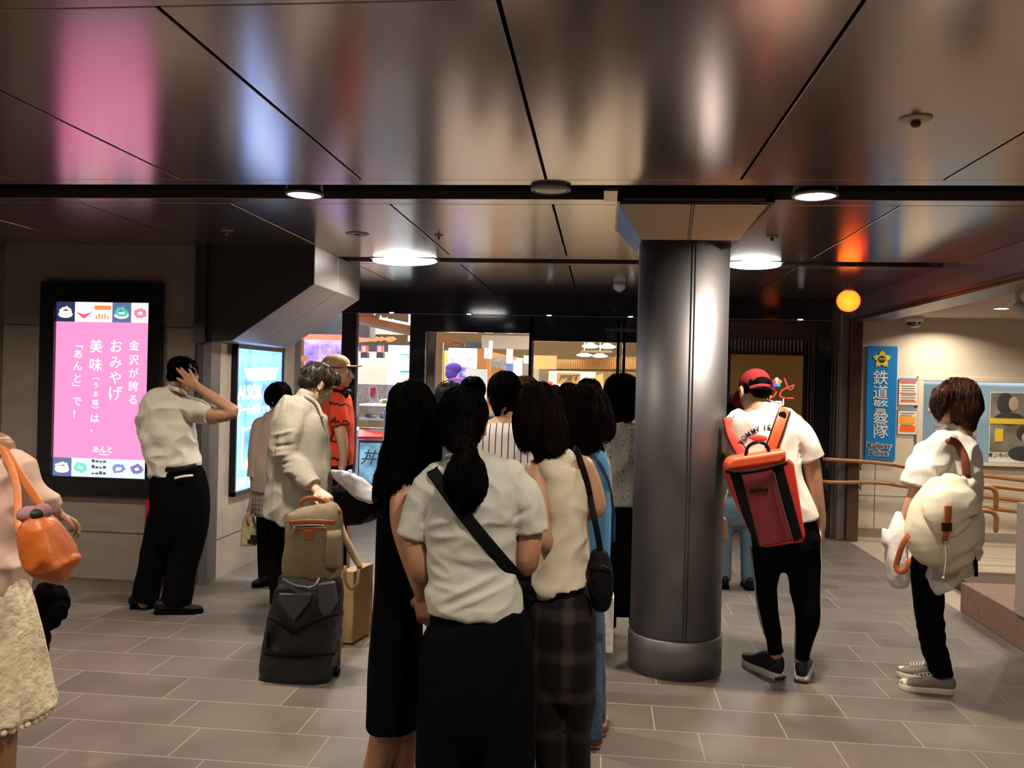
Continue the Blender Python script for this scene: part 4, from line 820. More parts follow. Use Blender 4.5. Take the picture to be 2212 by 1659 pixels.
# ================================================================ the queue, nearest group
M_grayT = cloth('tshirt_grey', (.46, .46, .425), var=(260, (.39, .39, .36)))
W = Who('person in a light grey T-shirt with a low black ponytail, back to the camera', 1010, 1400, 2.9, 1.55)
rows = [(992, 960, 1048, .0, .05), (1006, 935, 1082, 0, .075), (1035, 912, 1118, 0, .095), (1085, 910, 1130, -.005, .11), (1150, 920, 1120, -.005, .105), (1210, 924, 1116, 0, .10), (1270, 920, 1126, 0, .11), (1338, 918, 1134, 0, .12)]
W.core(rows[1:-1], shrink=.025); W.head(1001, 914, 0, -14, 0, .03, k=.98, neck=[(1003, 985, .0), (1004, 1015, .0)])
for pts, r in ((((895, 1150), (905, 1215, -.01), (912, 1236, .02), (950, 1232, .13), (985, 1205, .26)), [.043, .040, .037, .032, .024]), (((1146, 1140), (1140, 1205, -.01), (1132, 1222, .03), (1100, 1215, .14), (1062, 1195, .26)), [.043, .041, .037, .032, .024])):
    W.limb(W.b, pts, r)
W.hand(W.b, W.p(985, 1205, .26), (.2, .8, .3), (.3, 0, 1), -1, 40); W.hand(W.b, W.p(1062, 1195, .26), (-.2, .8, .3), (-.3, 0, 1), 1, 40)
W.limb(W.b, ((985, 1400), (975, 1560), (972, 1815)), [.055, .05, .04]); W.limb(W.b, ((1070, 1400), (1078, 1560), (1082, 1815)), [.055, .05, .04]); W.body(M_skin2)
b = B(); W.trace(b, rows[:-1]+[(1320, 917, 1133, 0, .118)], cap=('round', 'flat')); W.limb(b, ((945, 1028), (920, 1072), (905, 1115), (893, 1158)), [.058, .062, .064, .062], cap=('round', 'flat')); W.limb(b, ((1100, 1028), (1128, 1072), (1140, 1110), (1147, 1150)), [.058, .064, .064, .060], cap=('round', 'flat'))
b.tube([W.p(918, 1322), W.p(1134, 1318)], .01, .01) if 0 else None
hemL, hemR = W.p(922, 1335), W.p(1128, 1305); b.tube([(hemL+hemR)/2+Vector((0, 0, .03)), (hemL+hemR)/2-Vector((0, 0, .012))], [.163, .158], [.118, .116], ref=tuple((hemR-hemL).normalized()), n=40, sub=1, cap='flat', sq=2.3)
def drag(v):   # long diagonal drags across the lower back, sleeve creases
    h = np.zeros(len(v))
    for (x0, y0_, x1, y1_, w_, a) in ((948, 1290, 1090, 1225, .012, .007), (960, 1310, 1110, 1250, .010, .006), (935, 1250, 1010, 1262, .010, .005), (1108, 1120, 1150, 1090, .010, -.008), (915, 1130, 935, 1080, .010, -.007), (1040, 1115, 1115, 1125, .009, .004), (950, 1180, 1060, 1215, .012, .003)):
        a_, c_ = np.array(W.p(x0, y0_)), np.array(W.p(x1, y1_)); d = (c_-a_)[[0, 2]]; L = np.linalg.norm(d); d = d/L; q = v[:, [0, 2]]-a_[[0, 2]]; t = np.clip((q @ d)/L, 0, 1); dd = np.linalg.norm(q-t[:, None]*d*L, axis=1)
        h += a*np.exp(-(dd/w_)**2)*np.sin(np.pi*np.clip(t*.9+.05, 0, 1))*(v[:, 1] < W.Y+.02)
    return h
sh = b.blob('t_shirt', M_grayT, W.t, .007, 3, folds(.008, (7, 7, 11), 3, lambda v: drag(v)*1.3, .0012))
nb = B(); nb.lathe(W.p(1004, 990), [(.068, -.004), (.072, 0), (.068, .008), (.06, .006)], 28, (.0, .25, 1)); nb.put('neckband', M_grayT, W.t, True)
b = B(); W.trace(b, [(1290, 940, 1110, 0, .095), (1325, 926, 1122, 0, .108), (1352, 916, 1144, 0, .13), (1450, 908, 1152, 0, .145), (1545, 907, 1152, 0, .145)], cap=('round', 'round'))
W.trace(b, [(1480, 908, 1030, 0, .13), (1600, 904, 1028, 0, .13), (1700, 900, 1026, 0, .12), (1806, 898, 1022, 0, .11)], cap=('round', 'flat')); W.trace(b, [(1480, 1028, 1152, 0, .13), (1600, 1030, 1152, 0, .13), (1700, 1032, 1154, 0, .12), (1806, 1034, 1156, 0, .11)], cap=('round', 'flat'))
b.blob('wide_trousers', M_blackc, W.t, .010, 4, folds(.008, (9, 9, 2), 5))
for x in (968, 1086):
    q = W.p(x, 1800); shoe(W, (q.x, q.y-.09, 0), (q.x, q.y+.15, 0), 'shoe', M_blacks, M_blackc)
b = B(); f = W.hf
b.ell(f(0, -.022, .030), (.082, .098, .092), 28, W.hR); b.ell(f(0, -.045, -.02), (.076, .070, .085), 24, W.hR); b.ell(f(0, -.068, -.07), (.055, .04, .05), 20, W.hR)
hair(W, b, M_hair, 260, .17, seed=2, amp=.003, down=.8, rad=.0016)
b = B(); W.trace(b, [(958, 988, 1026, -.075, .028), (985, 982, 1030, -.10, .034), (1015, 966, 1048, -.115, .042), (1045, 963, 1052, -.12, .042), (1075, 974, 1042, -.12, .032), (1094, 990, 1026, -.12, .016)], n=24)
hair(W, b, M_hair, 240, .22, seed=5, amp=.006, scale=(50, 50, 3), top=.5, wisp=.05, out=.006, name='ponytail', rad=.0016)
B().lathe(W.p(1006, 972, -.088), [(.022, -.012), (.03, -.006), (.03, .006), (.022, .012)], 16, (0, -.35, 1)).put('hair_tie', M_blackc, W.t, True)
t = thing('crossbody_bag', 'black crossbody bag with a wide strap over the grey T-shirt', 'bag', W.p(1150, 1330, .1))
pp = drape(sh, [(934, 1018), (960, 1055), (1000, 1110), (1045, 1165), (1085, 1212), (1120, 1250), (1132, 1268)], .007)
pp = [W.p(944, 1004, .06), W.p(936, 1006, 0)]+pp+[W.p(1146, 1284, .02), W.p(1140, 1292, .14), W.p(1130, 1296, .22)]
ribbon(B(), pp, .044, .0022).put('strap', M_strap, t, True)
q = W.p(1098, 1226, -.13); b = B(); b.bar(pp[-7]-Vector((0, .006, 0)), pp[-6]-Vector((0, .006, 0)), .05, .006); b.put('slider', M_blacks, t, bevel=.001)
b = B(); b.tube([W.p(1100, 1300, .24), W.p(1140, 1302, .24)], .05, .035, ref=(0, 0, 1), n=20, sq=3); b.put('pouch', M_strap, t, True)
# ---- long black hair, black dress
W = Who('person in a long black sleeveless dress with waist-long wavy black hair', 860, 1500, 3.1, 1.56)
rows = [(1005, 858, 920, .0, .07), (1035, 832, 918, 0, .10), (1080, 822, 898, 0, .10), (1150, 822, 890, 0, .10), (1250, 816, 900, 0, .12), (1350, 810, 915, 0, .13)]
W.core(rows); W.head(893, 908, -18, -6, 0, .0, neck=[(893, 985, 0), (893, 1010, 0)])
W.limb(W.b, ((892, 1030, -.03), (872, 1075, -.10), (870, 1130, -.13), (882, 1185, -.14), (898, 1240, -.13), (911, 1285, -.10)), [.05, .047, .043, .037, .031, .025])
W.hand(W.b, W.p(911, 1283, -.10), (.15, .15, -1), (.2, .6, 0), -1, 22)
W.limb(W.b, ((836, 1560, .0), (826, 1620, .02), (806, 1680, .0), (796, 1735, 0)), [.058, .056, .045, .034]); W.limb(W.b, ((878, 1560, .06), (872, 1620, .08), (866, 1690, .08), (868, 1730, .08)), [.056, .052, .042, .034])
W.body(M_skin2)
b = B(); W.trace(b, [(998, 866, 918, 0, .06), (1015, 850, 922, 0, .085), (1050, 842, 922, 0, .10), (1080, 824, 886, 0, .095), (1150, 816, 886, 0, .10), (1250, 811, 898, 0, .12), (1350, 806, 908, 0, .14), (1480, 801, 912, 0, .155), (1560, 797, 906, 0, .16)], cap=('round', 'flat'))
W.limb(b, ((895, 1010, -.02), (878, 1032, -.07), (871, 1052, -.09)), [.06, .060, .058], cap=('round', 'flat')); b.blob('long_dress', M_dress, W.t, .010, 4, folds(.008, (9, 9, 1.6), 8))
for x, dy in ((796, 0), (868, .08)):
    q = W.p(x, 1740, dy); shoe(W, (q.x-.01, q.y-.10, 0), (q.x+.03, q.y+.14, 0), 'shoe', M_blacks, M_blackc)
b = B(); f = W.hf; b.ell(f(0, -.018, .028), (.086, .104, .094), 28, W.hR)
W.trace(b, [(870, 842, 938, -.01, .09), (905, 838, 944, -.02, .095), (950, 834, 942, -.03, .09), (1000, 824, 932, -.05, .085), (1045, 814, 900, -.06, .08), (1078, 812, 880, -.06, .05)], n=28, sq=2.1)
b.tube([W.p(938, 930, -.02), W.p(940, 980, -.02), W.p(930, 1020, -.03)], [.03, .022, .008])
hair(W, b, M_hair, 520, .42, seed=9, amp=.010, scale=(22, 22, 6), top=.55, wisp=.10, out=.012, rad=.0018)
# ---- cream sleeveless top, plaid trousers
M_cream2 = cloth('cream_knit', (.60, .53, .42), var=(300, (.54, .47, .37)))
W = Who('person in a cream sleeveless top and dark plaid wide trousers with a short brown bob', 1210, 1400, 3.15, 1.56)
rows = [(1000, 1165, 1250, 0, .08), (1030, 1160, 1262, 0, .10), (1080, 1172, 1270, 0, .105), (1140, 1174, 1270, 0, .10), (1200, 1165, 1270, 0, .10), (1250, 1155, 1268, 0, .11)]
W.core(rows, shrink=.018); W.head(1163, 908, -12, -18, 5, .03, neck=[(1190, 975, .02), (1203, 1005, .0)])
W.limb(W.b, ((1160, 1020), (1158, 1065, -.06), (1162, 1120, -.10), (1169, 1160, -.11), (1174, 1168, -.06), (1160, 1130, .16), (1150, 1115, .24)), [.05, .046, .043, .04, .037, .030, .025]); W.hand(W.b, W.p(1150, 1115, .24), (-.1, .9, .4), (.2, 0, 1), -1, 35)
W.limb(W.b, ((1258, 1010), (1274, 1040), (1286, 1080), (1286, 1102, .02), (1262, 1108, .14), (1240, 1095, .24)), [.046, .04, .037, .034, .029, .024]); W.hand(W.b, W.p(1240, 1095, .24), (-.3, .8, .4), (-.2, 0, 1), 1, 35)
W.limb(W.b, ((1180, 1350), (1190, 1500), (1200, 1745)), [.05, .045, .035]); W.limb(W.b, ((1240, 1350), (1240, 1500), (1245, 1745)), [.05, .045, .035]); bd = W.body(M_skin)
b = B(); W.trace(b, [(992, 1188, 1246, 0, .055), (1005, 1160, 1262, 0, .085), (1030, 1166, 1266, 0, .105), (1080, 1172, 1273, 0, .11), (1140, 1173, 1273, 0, .108), (1200, 1162, 1273, 0, .108), (1245, 1150, 1276, 0, .12), (1264, 1148, 1276, 0, .125), (1280, 1166, 1268, 0, .122), (1291, 1188, 1248, -.01, .115)], cap=('round', 'flat'))
sh = b.blob('sleeveless_top', M_cream2, W.t, .007, 7, folds(.007, (6, 6, 10), 13, None, .001))
M_plaid = cloth('plaid', (.006, .005, .006))
nt = M_plaid.node_tree; tc = nt.nodes.new('ShaderNodeTexCoord'); sx = nt.nodes.new('ShaderNodeSeparateXYZ'); nt.links.new(tc.outputs['Object'], sx.inputs[0]); outs = []
for ax, fr in (('X', 52), ('Z', 44)):
    m1 = nt.nodes.new('ShaderNodeMath'); m1.operation = 'MULTIPLY'; m1.inputs[1].default_value = fr; nt.links.new(sx.outputs[ax], m1.inputs[0]); m2 = nt.nodes.new('ShaderNodeMath'); m2.operation = 'SINE'; nt.links.new(m1.outputs[0], m2.inputs[0])
    r = nt.nodes.new('ShaderNodeValToRGB'); r.color_ramp.elements[0].position = .1; r.color_ramp.elements[1].position = .9; nt.links.new(m2.outputs[0], r.inputs[0]); outs.append(r)
ad = nt.nodes.new('ShaderNodeMath'); ad.operation = 'ADD'; nt.links.new(outs[0].outputs[0], ad.inputs[0]); nt.links.new(outs[1].outputs[0], ad.inputs[1])
r = nt.nodes.new('ShaderNodeValToRGB'); r.color_ramp.elements[0].color = (.005, .0045, .005, 1); r.color_ramp.elements[1].color = (.05, .032, .03, 1); r.color_ramp.elements[0].position = .2
hm = nt.nodes.new('ShaderNodeMath'); hm.operation = 'MULTIPLY'; hm.inputs[1].default_value = .5; nt.links.new(ad.outputs[0], hm.inputs[0]); nt.links.new(hm.outputs[0], r.inputs[0]); nt.links.new(r.outputs[0], nt.nodes['Principled BSDF'].inputs['Base Color'])
b = B(); W.trace(b, [(1240, 1162, 1262, 0, .085), (1275, 1150, 1272, 0, .095), (1310, 1142, 1284, 0, .125), (1400, 1142, 1286, 0, .13), (1460, 1144, 1286, 0, .13)]); W.trace(b, [(1420, 1142, 1216, 0, .115), (1520, 1148, 1220, 0, .11), (1620, 1156, 1222, 0, .10), (1728, 1162, 1224, 0, .09)], cap=('round', 'flat')); W.trace(b, [(1420, 1212, 1286, 0, .115), (1520, 1216, 1284, 0, .11), (1620, 1222, 1278, 0, .10), (1728, 1226, 1276, 0, .09)], cap=('round', 'flat'))
b.blob('plaid_trousers', M_plaid, W.t, .009, 3, folds(.009, (10, 10, 3), 6))
for x in (1198, 1250):
    q = W.p(x, 1735); shoe(W, (q.x, q.y-.09, 0), (q.x+.01, q.y+.14, 0), 'shoe', M_blacks, M_blackc)
b = B(); f = W.hf; b.ell(f(0, -.022, .030), (.086, .102, .094), 28, W.hR)
W.trace(b, [(870, 1116, 1208, .0, .09), (905, 1110, 1218, -.01, .095), (940, 1116, 1226, -.01, .09), (968, 1132, 1228, -.02, .07), (984, 1152, 1205, -.02, .04)], n=28)
hair(W, b, M_hairr, 420, .22, seed=12, amp=.004, scale=(30, 30, 5), wisp=.035, out=.004, rad=.0017)
t = thing('shoulder_bag', 'small rounded black shoulder bag hanging at the plaid trousers', 'bag', W.p(1297, 1300, -.05))
pp = drape([sh, bd], [(1252, 990), (1259, 1010), (1268, 1040), (1275, 1075)], .010)
ribbon(B(), [W.p(1240, 968, .05), W.p(1246, 974, 0)]+pp+[W.p(1284, 1120, -.10), W.p(1292, 1160, -.09), W.p(1300, 1212, -.08)], .022, .003).put('strap', M_strap, t, True)
b = B(); W.trace(b, [(1205, 1272, 1316, -.07, .035), (1225, 1268, 1322, -.07, .045), (1270, 1270, 1326, -.07, .05), (1300, 1276, 1320, -.07, .04)], n=28, sq=2.8); b.blob('pouch', M_strap, t, .006, 3, folds(.003, (16, 16, 16), 2))
W.limb(bz := B(), ((1272, 1228, -.122), (1298, 1222, -.13), (1322, 1232, -.12)), .003); bz.put('zip', M_blacks, t, True)
# ---- blue tunic, wavy bob, sandals
W = Who('person in a bright blue tunic and dark jeans with brown sandals', 1275, 1580, 3.75, 1.53)
rows = [(975, 1250, 1300, 0, .07), (1000, 1240, 1316, 0, .10), (1080, 1240, 1316, 0, .11), (1200, 1244, 1316, 0, .11), (1290, 1244, 1316, 0, .12)]
W.core(rows); W.head(1266, 908, -25, -12, 0, .0, neck=[(1266, 965, 0), (1270, 990, 0)])
W.limb(W.b, ((1296, 1005), (1302, 1060, .02), (1300, 1110, .1)), [.045, .04, .036])
W.limb(W.b, ((1272, 1320), (1274, 1450), (1284, 1570), (1286, 1600)), [.05, .045, .036, .032]); W.limb(W.b, ((1284, 1320, .08), (1290, 1450, .12), (1294, 1540, .14), (1296, 1566, .14)), [.04, .04, .034, .03])
for hx, hy, dy in ((1276, 1612, 0), (1290, 1574, .14)):
    q = W.p(hx, hy, dy); W.b.tube([(q.x+.01, q.y-.02, .05), (q.x+.01, q.y+.06, .045), (q.x+.012, q.y+.16, .03)], [.03, .036, .034], [.028, .026, .014], n=16)
W.body(M_skin)
M_blue = cloth('blue_knit', (.07, .22, .42), var=(200, (.06, .19, .38)))
b = B(); W.trace(b, [(970, 1254, 1298, 0, .06), (985, 1244, 1312, 0, .10), (1020, 1236, 1320, 0, .12), (1100, 1236, 1321, 0, .12), (1200, 1238, 1320, 0, .12), (1255, 1238, 1314, 0, .12)], cap=('round', 'flat')); sh = b.blob('blue_tunic', M_blue, W.t, .008, 3, folds(.007, (9, 9, 2.5), 21))
M_jean = cloth('dark_denim', (.035, .065, .13), var=(60, (.05, .09, .17)))
b = B(); W.trace(b, [(1240, 1250, 1310, 0, .08), (1300, 1244, 1306, .02, .11), (1360, 1248, 1306, .02, .11)]); W.trace(b, [(1330, 1244, 1296, 0, .09), (1450, 1250, 1300, 0, .085), (1590, 1262, 1302, 0, .07)], cap=('round', 'flat')); W.trace(b, [(1330, 1270, 1306, .1, .08), (1450, 1274, 1308, .12, .075), (1556, 1278, 1308, .14, .06)], cap=('round', 'flat')); b.blob('jeans', M_jean, W.t, .009, 3, folds(.006, (12, 12, 4), 23))
M_brl = mat('brown_leather', (.16, .05, .025), .4); M_cork = mat('cork_sole', (.45, .36, .26), .8)
for hx, hy, dy in ((1276, 1612, 0), (1290, 1574, .14)):
    q = W.p(hx, hy, dy); a = Vector((q.x+.01, q.y-.05, 0)); so = B(); so.tube([a+Vector((0, .03, .014)), a+Vector((0, .12, .014)), a+Vector((.002, .22, .012))], [.034, .034, .040], .012, n=20, sq=3); o = so.put('sandal', M_cork, W.t, True)
    u_ = B(); u_.lathe(a+Vector((0, .045, .03)), [(.040, -.006), (.043, 0), (.043, .022), (.040, .024)], 20); u_.tube([a+Vector((-.042, .14, .02)), a+Vector((0, .15, .062)), a+Vector((.044, .14, .02))], [.018, .02, .018], [.003]*3, ref=(0, 1, 0), n=12); u_.put('sandal_strap', M_brl, o, True)
b = B(); f = W.hf; b.ell(f(0, -.022, .030), (.092, .108, .100), 28, W.hR)
W.trace(b, [(878, 1212, 1316, .0, .10), (910, 1206, 1325, -.01, .11), (940, 1212, 1326, -.01, .10), (965, 1230, 1316, -.01, .08), (975, 1262, 1308, 0, .04)], n=28)
hair(W, b, M_hairr, 420, .24, seed=15, amp=.005, scale=(26, 26, 6), wisp=.03, out=.008, rad=.0019)
t = thing('dark_blue_strap_bag', 'thin navy bag strap over the shoulder of the blue tunic', 'bag', W.p(1290, 1250, .2))
ribbon(B(), [W.p(1272, 974, .04)]+drape(sh, [(1278, 982), (1296, 1000), (1314, 1040), (1320, 1075)], .006)+[W.p(1326, 1120, .06), W.p(1326, 1170, .12)], .016, .003).put('strap', mat('navy', (.02, .05, .12), .6), t, True)
t = thing('paper_bag', 'pale patterned paper carrier bag beside the blue tunic and the column', 'bag', P(1312, 1412, 4.3))
b = B(); a, c = P(1300, 1290, 4.3), P(1326, 1412, 4.3); b.box(a.x-.14, P(1325, 1350, 4.3).x, 4.3, 4.42, c.z, a.z); b.put('bag_body', mat('paper_pat', (.60, .59, .58), .6, var=(30, (.78, .77, .76), (1, 1, 1), .45, .55)), t, bevel=.004)
b = B(); b.tube([P(1304, 1290, 4.34), P(1303, 1272, 4.34), P(1312, 1262, 4.34), P(1318, 1272, 4.34), P(1318, 1290, 4.34)], .003, n=8); b.put('handle', M_white, t, True)
# ================================================================ people further left and right
# ---- man with a hand on his head
W = Who('person in a white short-sleeved shirt, hand on head, before the pink signboard', 375, 1310, 5.47, 1.70)
M_wsh = cloth('white_shirt', (.60, .56, .50))
rows = [(862, 325, 408, 0, .09), (890, 308, 412, 0, .12), (940, 308, 420, 0, .12), (985, 322, 424, 0, .12), (1020, 328, 434, 0, .13), (1060, 330, 444, 0, .14), (1110, 334, 444, 0, .13)]
W.core(rows); W.head(397, 812, -38, -22, 0, .04, neck=[(383, 842, .0), (374, 866, .0)])
W.limb(W.b, ((400, 882, 0), (440, 893, -.05), (478, 897, -.10), (503, 889, -.12), (492, 879, -.12), (462, 860, -.11), (434, 840, -.10)), [.055, .052, .047, .040, .038, .034, .027])
# hand spread on the back of the head
wr = W.p(434, 840, -.10); b = W.b; h = lambda x, y, dy: W.p(x, y, dy)
b.tube([wr, h(424, 834, -.105), h(412, 827, -.108), h(402, 820, -.105)], [.026, .033, .038, .036], [.018, .016, .014, .012], ref=(.5, 0, .8), n=18, sub=3)
for pts in (((404, 824), (396, 812), (387, 803), (382, 796)), ((410, 819), (402, 808), (396, 801), (391, 795)), ((417, 817), (414, 808), (411, 802), (409, 798)), ((399, 829), (393, 823), (387, 820), (383, 817))):
    b.tube([h(x, y, -.108+.004*i) for i, (x, y) in enumerate(pts)], [.0105, .0105, .0098, .0085], n=10, sub=3)
b.tube([h(420, 818, -.10), h(424, 815, -.09), h(427, 813, -.075)], [.011, .010, .008], n=10)
W.limb(W.b, ((322, 880, 0), (316, 925, .03), (330, 965, .10), (352, 960, .26)), [.055, .047, .042, .03]); W.hand(W.b, W.p(352, 960, .26), (.3, .8, .2), (.3, 0, 1), -1, 40)
W.limb(W.b, ((352, 1100), (335, 1200), (312, 1302)), [.06, .05, .04]); W.limb(W.b, ((414, 1100), (404, 1200, -.02), (385, 1308, -.05)), [.06, .05, .04]); W.body(M_skin)
b = B(); W.trace(b, [(842, 360, 392, 0, .05), (852, 342, 402, 0, .085), (868, 318, 411, 0, .12), (890, 305, 414, 0, .135), (925, 304, 419, 0, .145), (960, 313, 421, 0, .14), (990, 320, 427, 0, .135), (1012, 324, 434, 0, .14)], cap=('round', 'round'))
W.limb(b, ((398, 880, 0), (430, 889, -.04), (458, 898, -.08)), [.078, .076, .068], cap=('round', 'flat')); W.limb(b, ((326, 884, 0), (314, 915, .03), (318, 935, .06)), [.07, .066, .06], cap=('round', 'flat'))
b.blob('shirt', M_wsh, W.t, .007, 2, folds(.012, (7, 7, 9), 33, None, .002))
b = B(); b.tube([W.p(358, 838), W.p(378, 840, -.08), W.p(400, 850, -.02), W.p(403, 862, .04)], .014, .006, ref=(0, 0, 1), n=12, sub=4); b.put('collar', M_wsh, W.t, True)
b = B(); W.trace(b, [(1008, 330, 430, 0, .12), (1035, 327, 442, 0, .135), (1080, 328, 448, 0, .15), (1125, 326, 446, 0, .145), (1150, 322, 442, 0, .14)]); W.trace(b, [(1120, 320, 388, 0, .12), (1170, 312, 376, 0, .10), (1230, 301, 356, 0, .09), (1298, 287, 336, 0, .085)], cap=('round', 'flat')); W.trace(b, [(1120, 376, 446, 0, .12), (1170, 372, 437, 0, .11), (1230, 364, 423, -.02, .10), (1306, 350, 408, -.05, .09)], cap=('round', 'flat'))
b.blob('trousers', M_blackc, W.t, .009, 3, folds(.007, (8, 8, 3), 34))
B().tube([W.p(333, 1011, -.09), W.p(380, 1014, -.155), W.p(424, 1006, -.10)], .004, .017, ref=(0, 1, 0), n=10, sub=5).put('belt', M_blacks, W.t, True)
b = B(); b.tube([W.p(378, 1033, -.158), W.p(396, 1029, -.165), W.p(416, 1027, -.145)], .008, .004, ref=(0, 0, 1), n=8); b.put('pocket_cloth', M_white, W.t, True)
q = W.p(315, 1312, 0); shoe(W, (q.x-.10, q.y-.02, 0), (q.x+.14, q.y+.10, 0), 'shoe', M_blacks, M_blackc, .095, .075)
q = W.p(375, 1322, -.05); shoe(W, (q.x-.10, q.y-.06, 0), (q.x+.19, q.y+.03, 0), 'shoe', M_blacks, M_blackc, .095, .075)
b = B(); f = W.hf; b.ell(f(0, -.022, .036), (.082, .098, .086), 28, W.hR); b.ell(f(0, -.060, -.015), (.062, .040, .055), 20, W.hR)
hair(W, b, M_hair, 300, .10, seed=31, amp=.005, scale=(40, 40, 14), rad=.0018, top=.8, out=.006)
# ---- pink coat, orange tote (left edge)
W = Who('person in a pale pink coat and long cream lace skirt at the left edge', -20, 1640, 2.9, 1.60)
M_pinkc = cloth('pink_coat', (.72, .50, .43), 300); M_lace = mat('cream_lace', (.72, .64, .48), .8, bump=(38, .8, .012), var=(16, (.56, .47, .32)))
rows = [(975, -70, 40, 0, .09), (1040, -78, 45, 0, .12), (1150, -75, 42, 0, .12), (1280, -85, 48, 0, .13)]
W.core(rows); W.head(-92, 880, 0, -8, 0, 0, neck=[(-84, 940, 0), (-76, 972, 0)])
W.limb(W.b, ((28, 1002), (70, 1064, 0), (106, 1098, .05), (122, 1112, .08)), [.05, .042, .034, .027]); W.hand(W.b, W.p(122, 1108, .08), (.6, .5, -.5), (.2, 0, -1), -1, 30, k=.85)
W.limb(W.b, ((-10, 1280), (0, 1500), (2, 1700), (0, 1780)), [.08, .06, .045, .035]); W.limb(W.b, ((-70, 1280), (-75, 1500), (-78, 1780)), [.08, .06, .035]); W.body(M_skin2)
b = B(); W.trace(b, [(968, -50, 20, 0, .06), (982, -80, 36, 0, .10), (1010, -92, 52, 0, .12), (1060, -90, 52, 0, .13), (1150, -84, 52, 0, .13), (1225, -92, 52, 0, .135), (1275, -98, 44, 0, .14)], cap=('round', 'flat'))
W.limb(b, ((28, 1008), (48, 1032), (72, 1064, .01), (98, 1088, .04), (121, 1102, .07)), [.068, .066, .060, .050, .040], cap=('round', 'flat')); W.limb(b, ((-80, 1002), (-105, 1080), (-110, 1180)), [.075, .06, .05], cap=('round', 'flat'))
sh = b.blob('coat', M_pinkc, W.t, .008, 2, folds(.014, (6, 6, 6), 41, None, .002))
def pleat(v): a = np.arctan2(v[:, 1]-W.Y, v[:, 0]-W.p(0, 1400).x); return .004*np.sin(a*17)*np.clip((1.1-v[:, 2])*1.5, 0, 1)
b = B(); W.trace(b, [(1255, -85, 45, 0, .12), (1320, -95, 62, 0, .14), (1400, -100, 74, 0, .17), (1480, -108, 86, 0, .19), (1545, -112, 96, 0, .20)], cap=('round', 'flat'), n=60); b.blob('lace_skirt', M_lace, W.t, .009, 3, folds(.010, (9, 9, 3), 42, pleat, .003))
b = B()
for k in range(44):
    a = 2*math.pi*k/44; c = W.p(-8, 1548); b.ell((c.x+.164*math.cos(a), c.y+.205*math.sin(a), c.z+.004), (.016, .012, .013), 10)
b.put('scalloped_hem', M_lace, W.t, True)
for x in (2, -75): q = W.p(x, 1790); shoe(W, (q.x, q.y-.09, 0), (q.x+.01, q.y+.14, 0), 'shoe', M_brl, M_blackc)
b = B(); f = W.hf; b.ell(f(0, -.022, .030), (.086, .104, .094), 28, W.hR); b.ell(f(0, -.05, -.04), (.075, .06, .07), 20, W.hR); hair(W, b, M_hair, 60, .18, seed=43)
M_orange = mat('orange_leather', (.52, .12, .018), .45, bump=(16, .3, .02), var=(7, (.36, .07, .012)))
t = thing('tote_bag', 'slouchy orange leather tote hanging from the shoulder of the pink coat', 'bag', P(115, 1262, 2.68))
W2 = Who.__new__(Who); W2.Y = 2.68; W2.t = t; W2.x = 115; W2.k = 1
b = B(); W2.trace(b, [(1116, 58, 98, 0, .035), (1126, 54, 112, 0, .055), (1158, 54, 130, 0, .07), (1195, 62, 148, 0, .075), (1220, 76, 158, 0, .07), (1234, 92, 146, 0, .055)], sq=3.2, cap=('flat', 'round')); b.tube([P(74, 1200, 2.68), P(100, 1232, 2.68), P(132, 1226, 2.68), P(152, 1212, 2.68)], [.02, .03, .03, .02], [.06, .07, .07, .06], ref=(0, 0, 1), n=24)
bag = b.blob('bag_body', M_orange, t, .008, 3, folds(.007, (10, 10, 7), 7, None, .001))
b = B(); ribbon(b, [P(-8, 968, 2.84), P(4, 972, 2.78), P(22, 1004, 2.74), P(38, 1060, 2.70), P(38, 1120, 2.66), P(42, 1150, 2.63)], .030, .003); b.put('strap', mat('orange_strap', (.62, .20, .06), .4), t, True)
b = B(); ribbon(b, [P(0, 968, 2.84), P(14, 978, 2.79), P(34, 1010, 2.76), P(62, 1052, 2.74), (P(100, 1108, 2.70))], .030, .003); b.put('strap', bpy.data.materials['orange_strap'], t, True)
b = B(); b.ell(P(66, 1112, 2.68), (.045, .04, .03), 16); b.ell(P(92, 1106, 2.68), (.03, .03, .03), 14); b.put('bag_contents', mat('mauve_cloth', (.30, .14, .17), .8), t, True); b = B(); b.ell(P(82, 1110, 2.66), (.022, .03, .018), 12); b.put('dark_opening', M_black, t, True)
t = thing('black_bundle', 'black folded fabric bundle hanging below the orange tote', 'bundle', P(105, 1400, 3.15)); W2.Y = 3.15; W2.t = t
b = B(); W2.trace(b, [(1262, 96, 122, 0, .02), (1275, 80, 134, 0, .05), (1310, 76, 142, 0, .06), (1335, 74, 130, 0, .05), (1360, 72, 108, 0, .04), (1420, 70, 96, 0, .035)], sq=2.6); b.tube([P(90, 1345, 3.15), P(112, 1345, 3.15)], .008); b.blob('fabric', M_blackc, t, .008, 2, folds(.012, (20, 20, 20), 3)); B().tube([P(112, 1262, 3.15), P(113, 1248, 3.15)], .010).put('cap_end', M_brl, t, True)
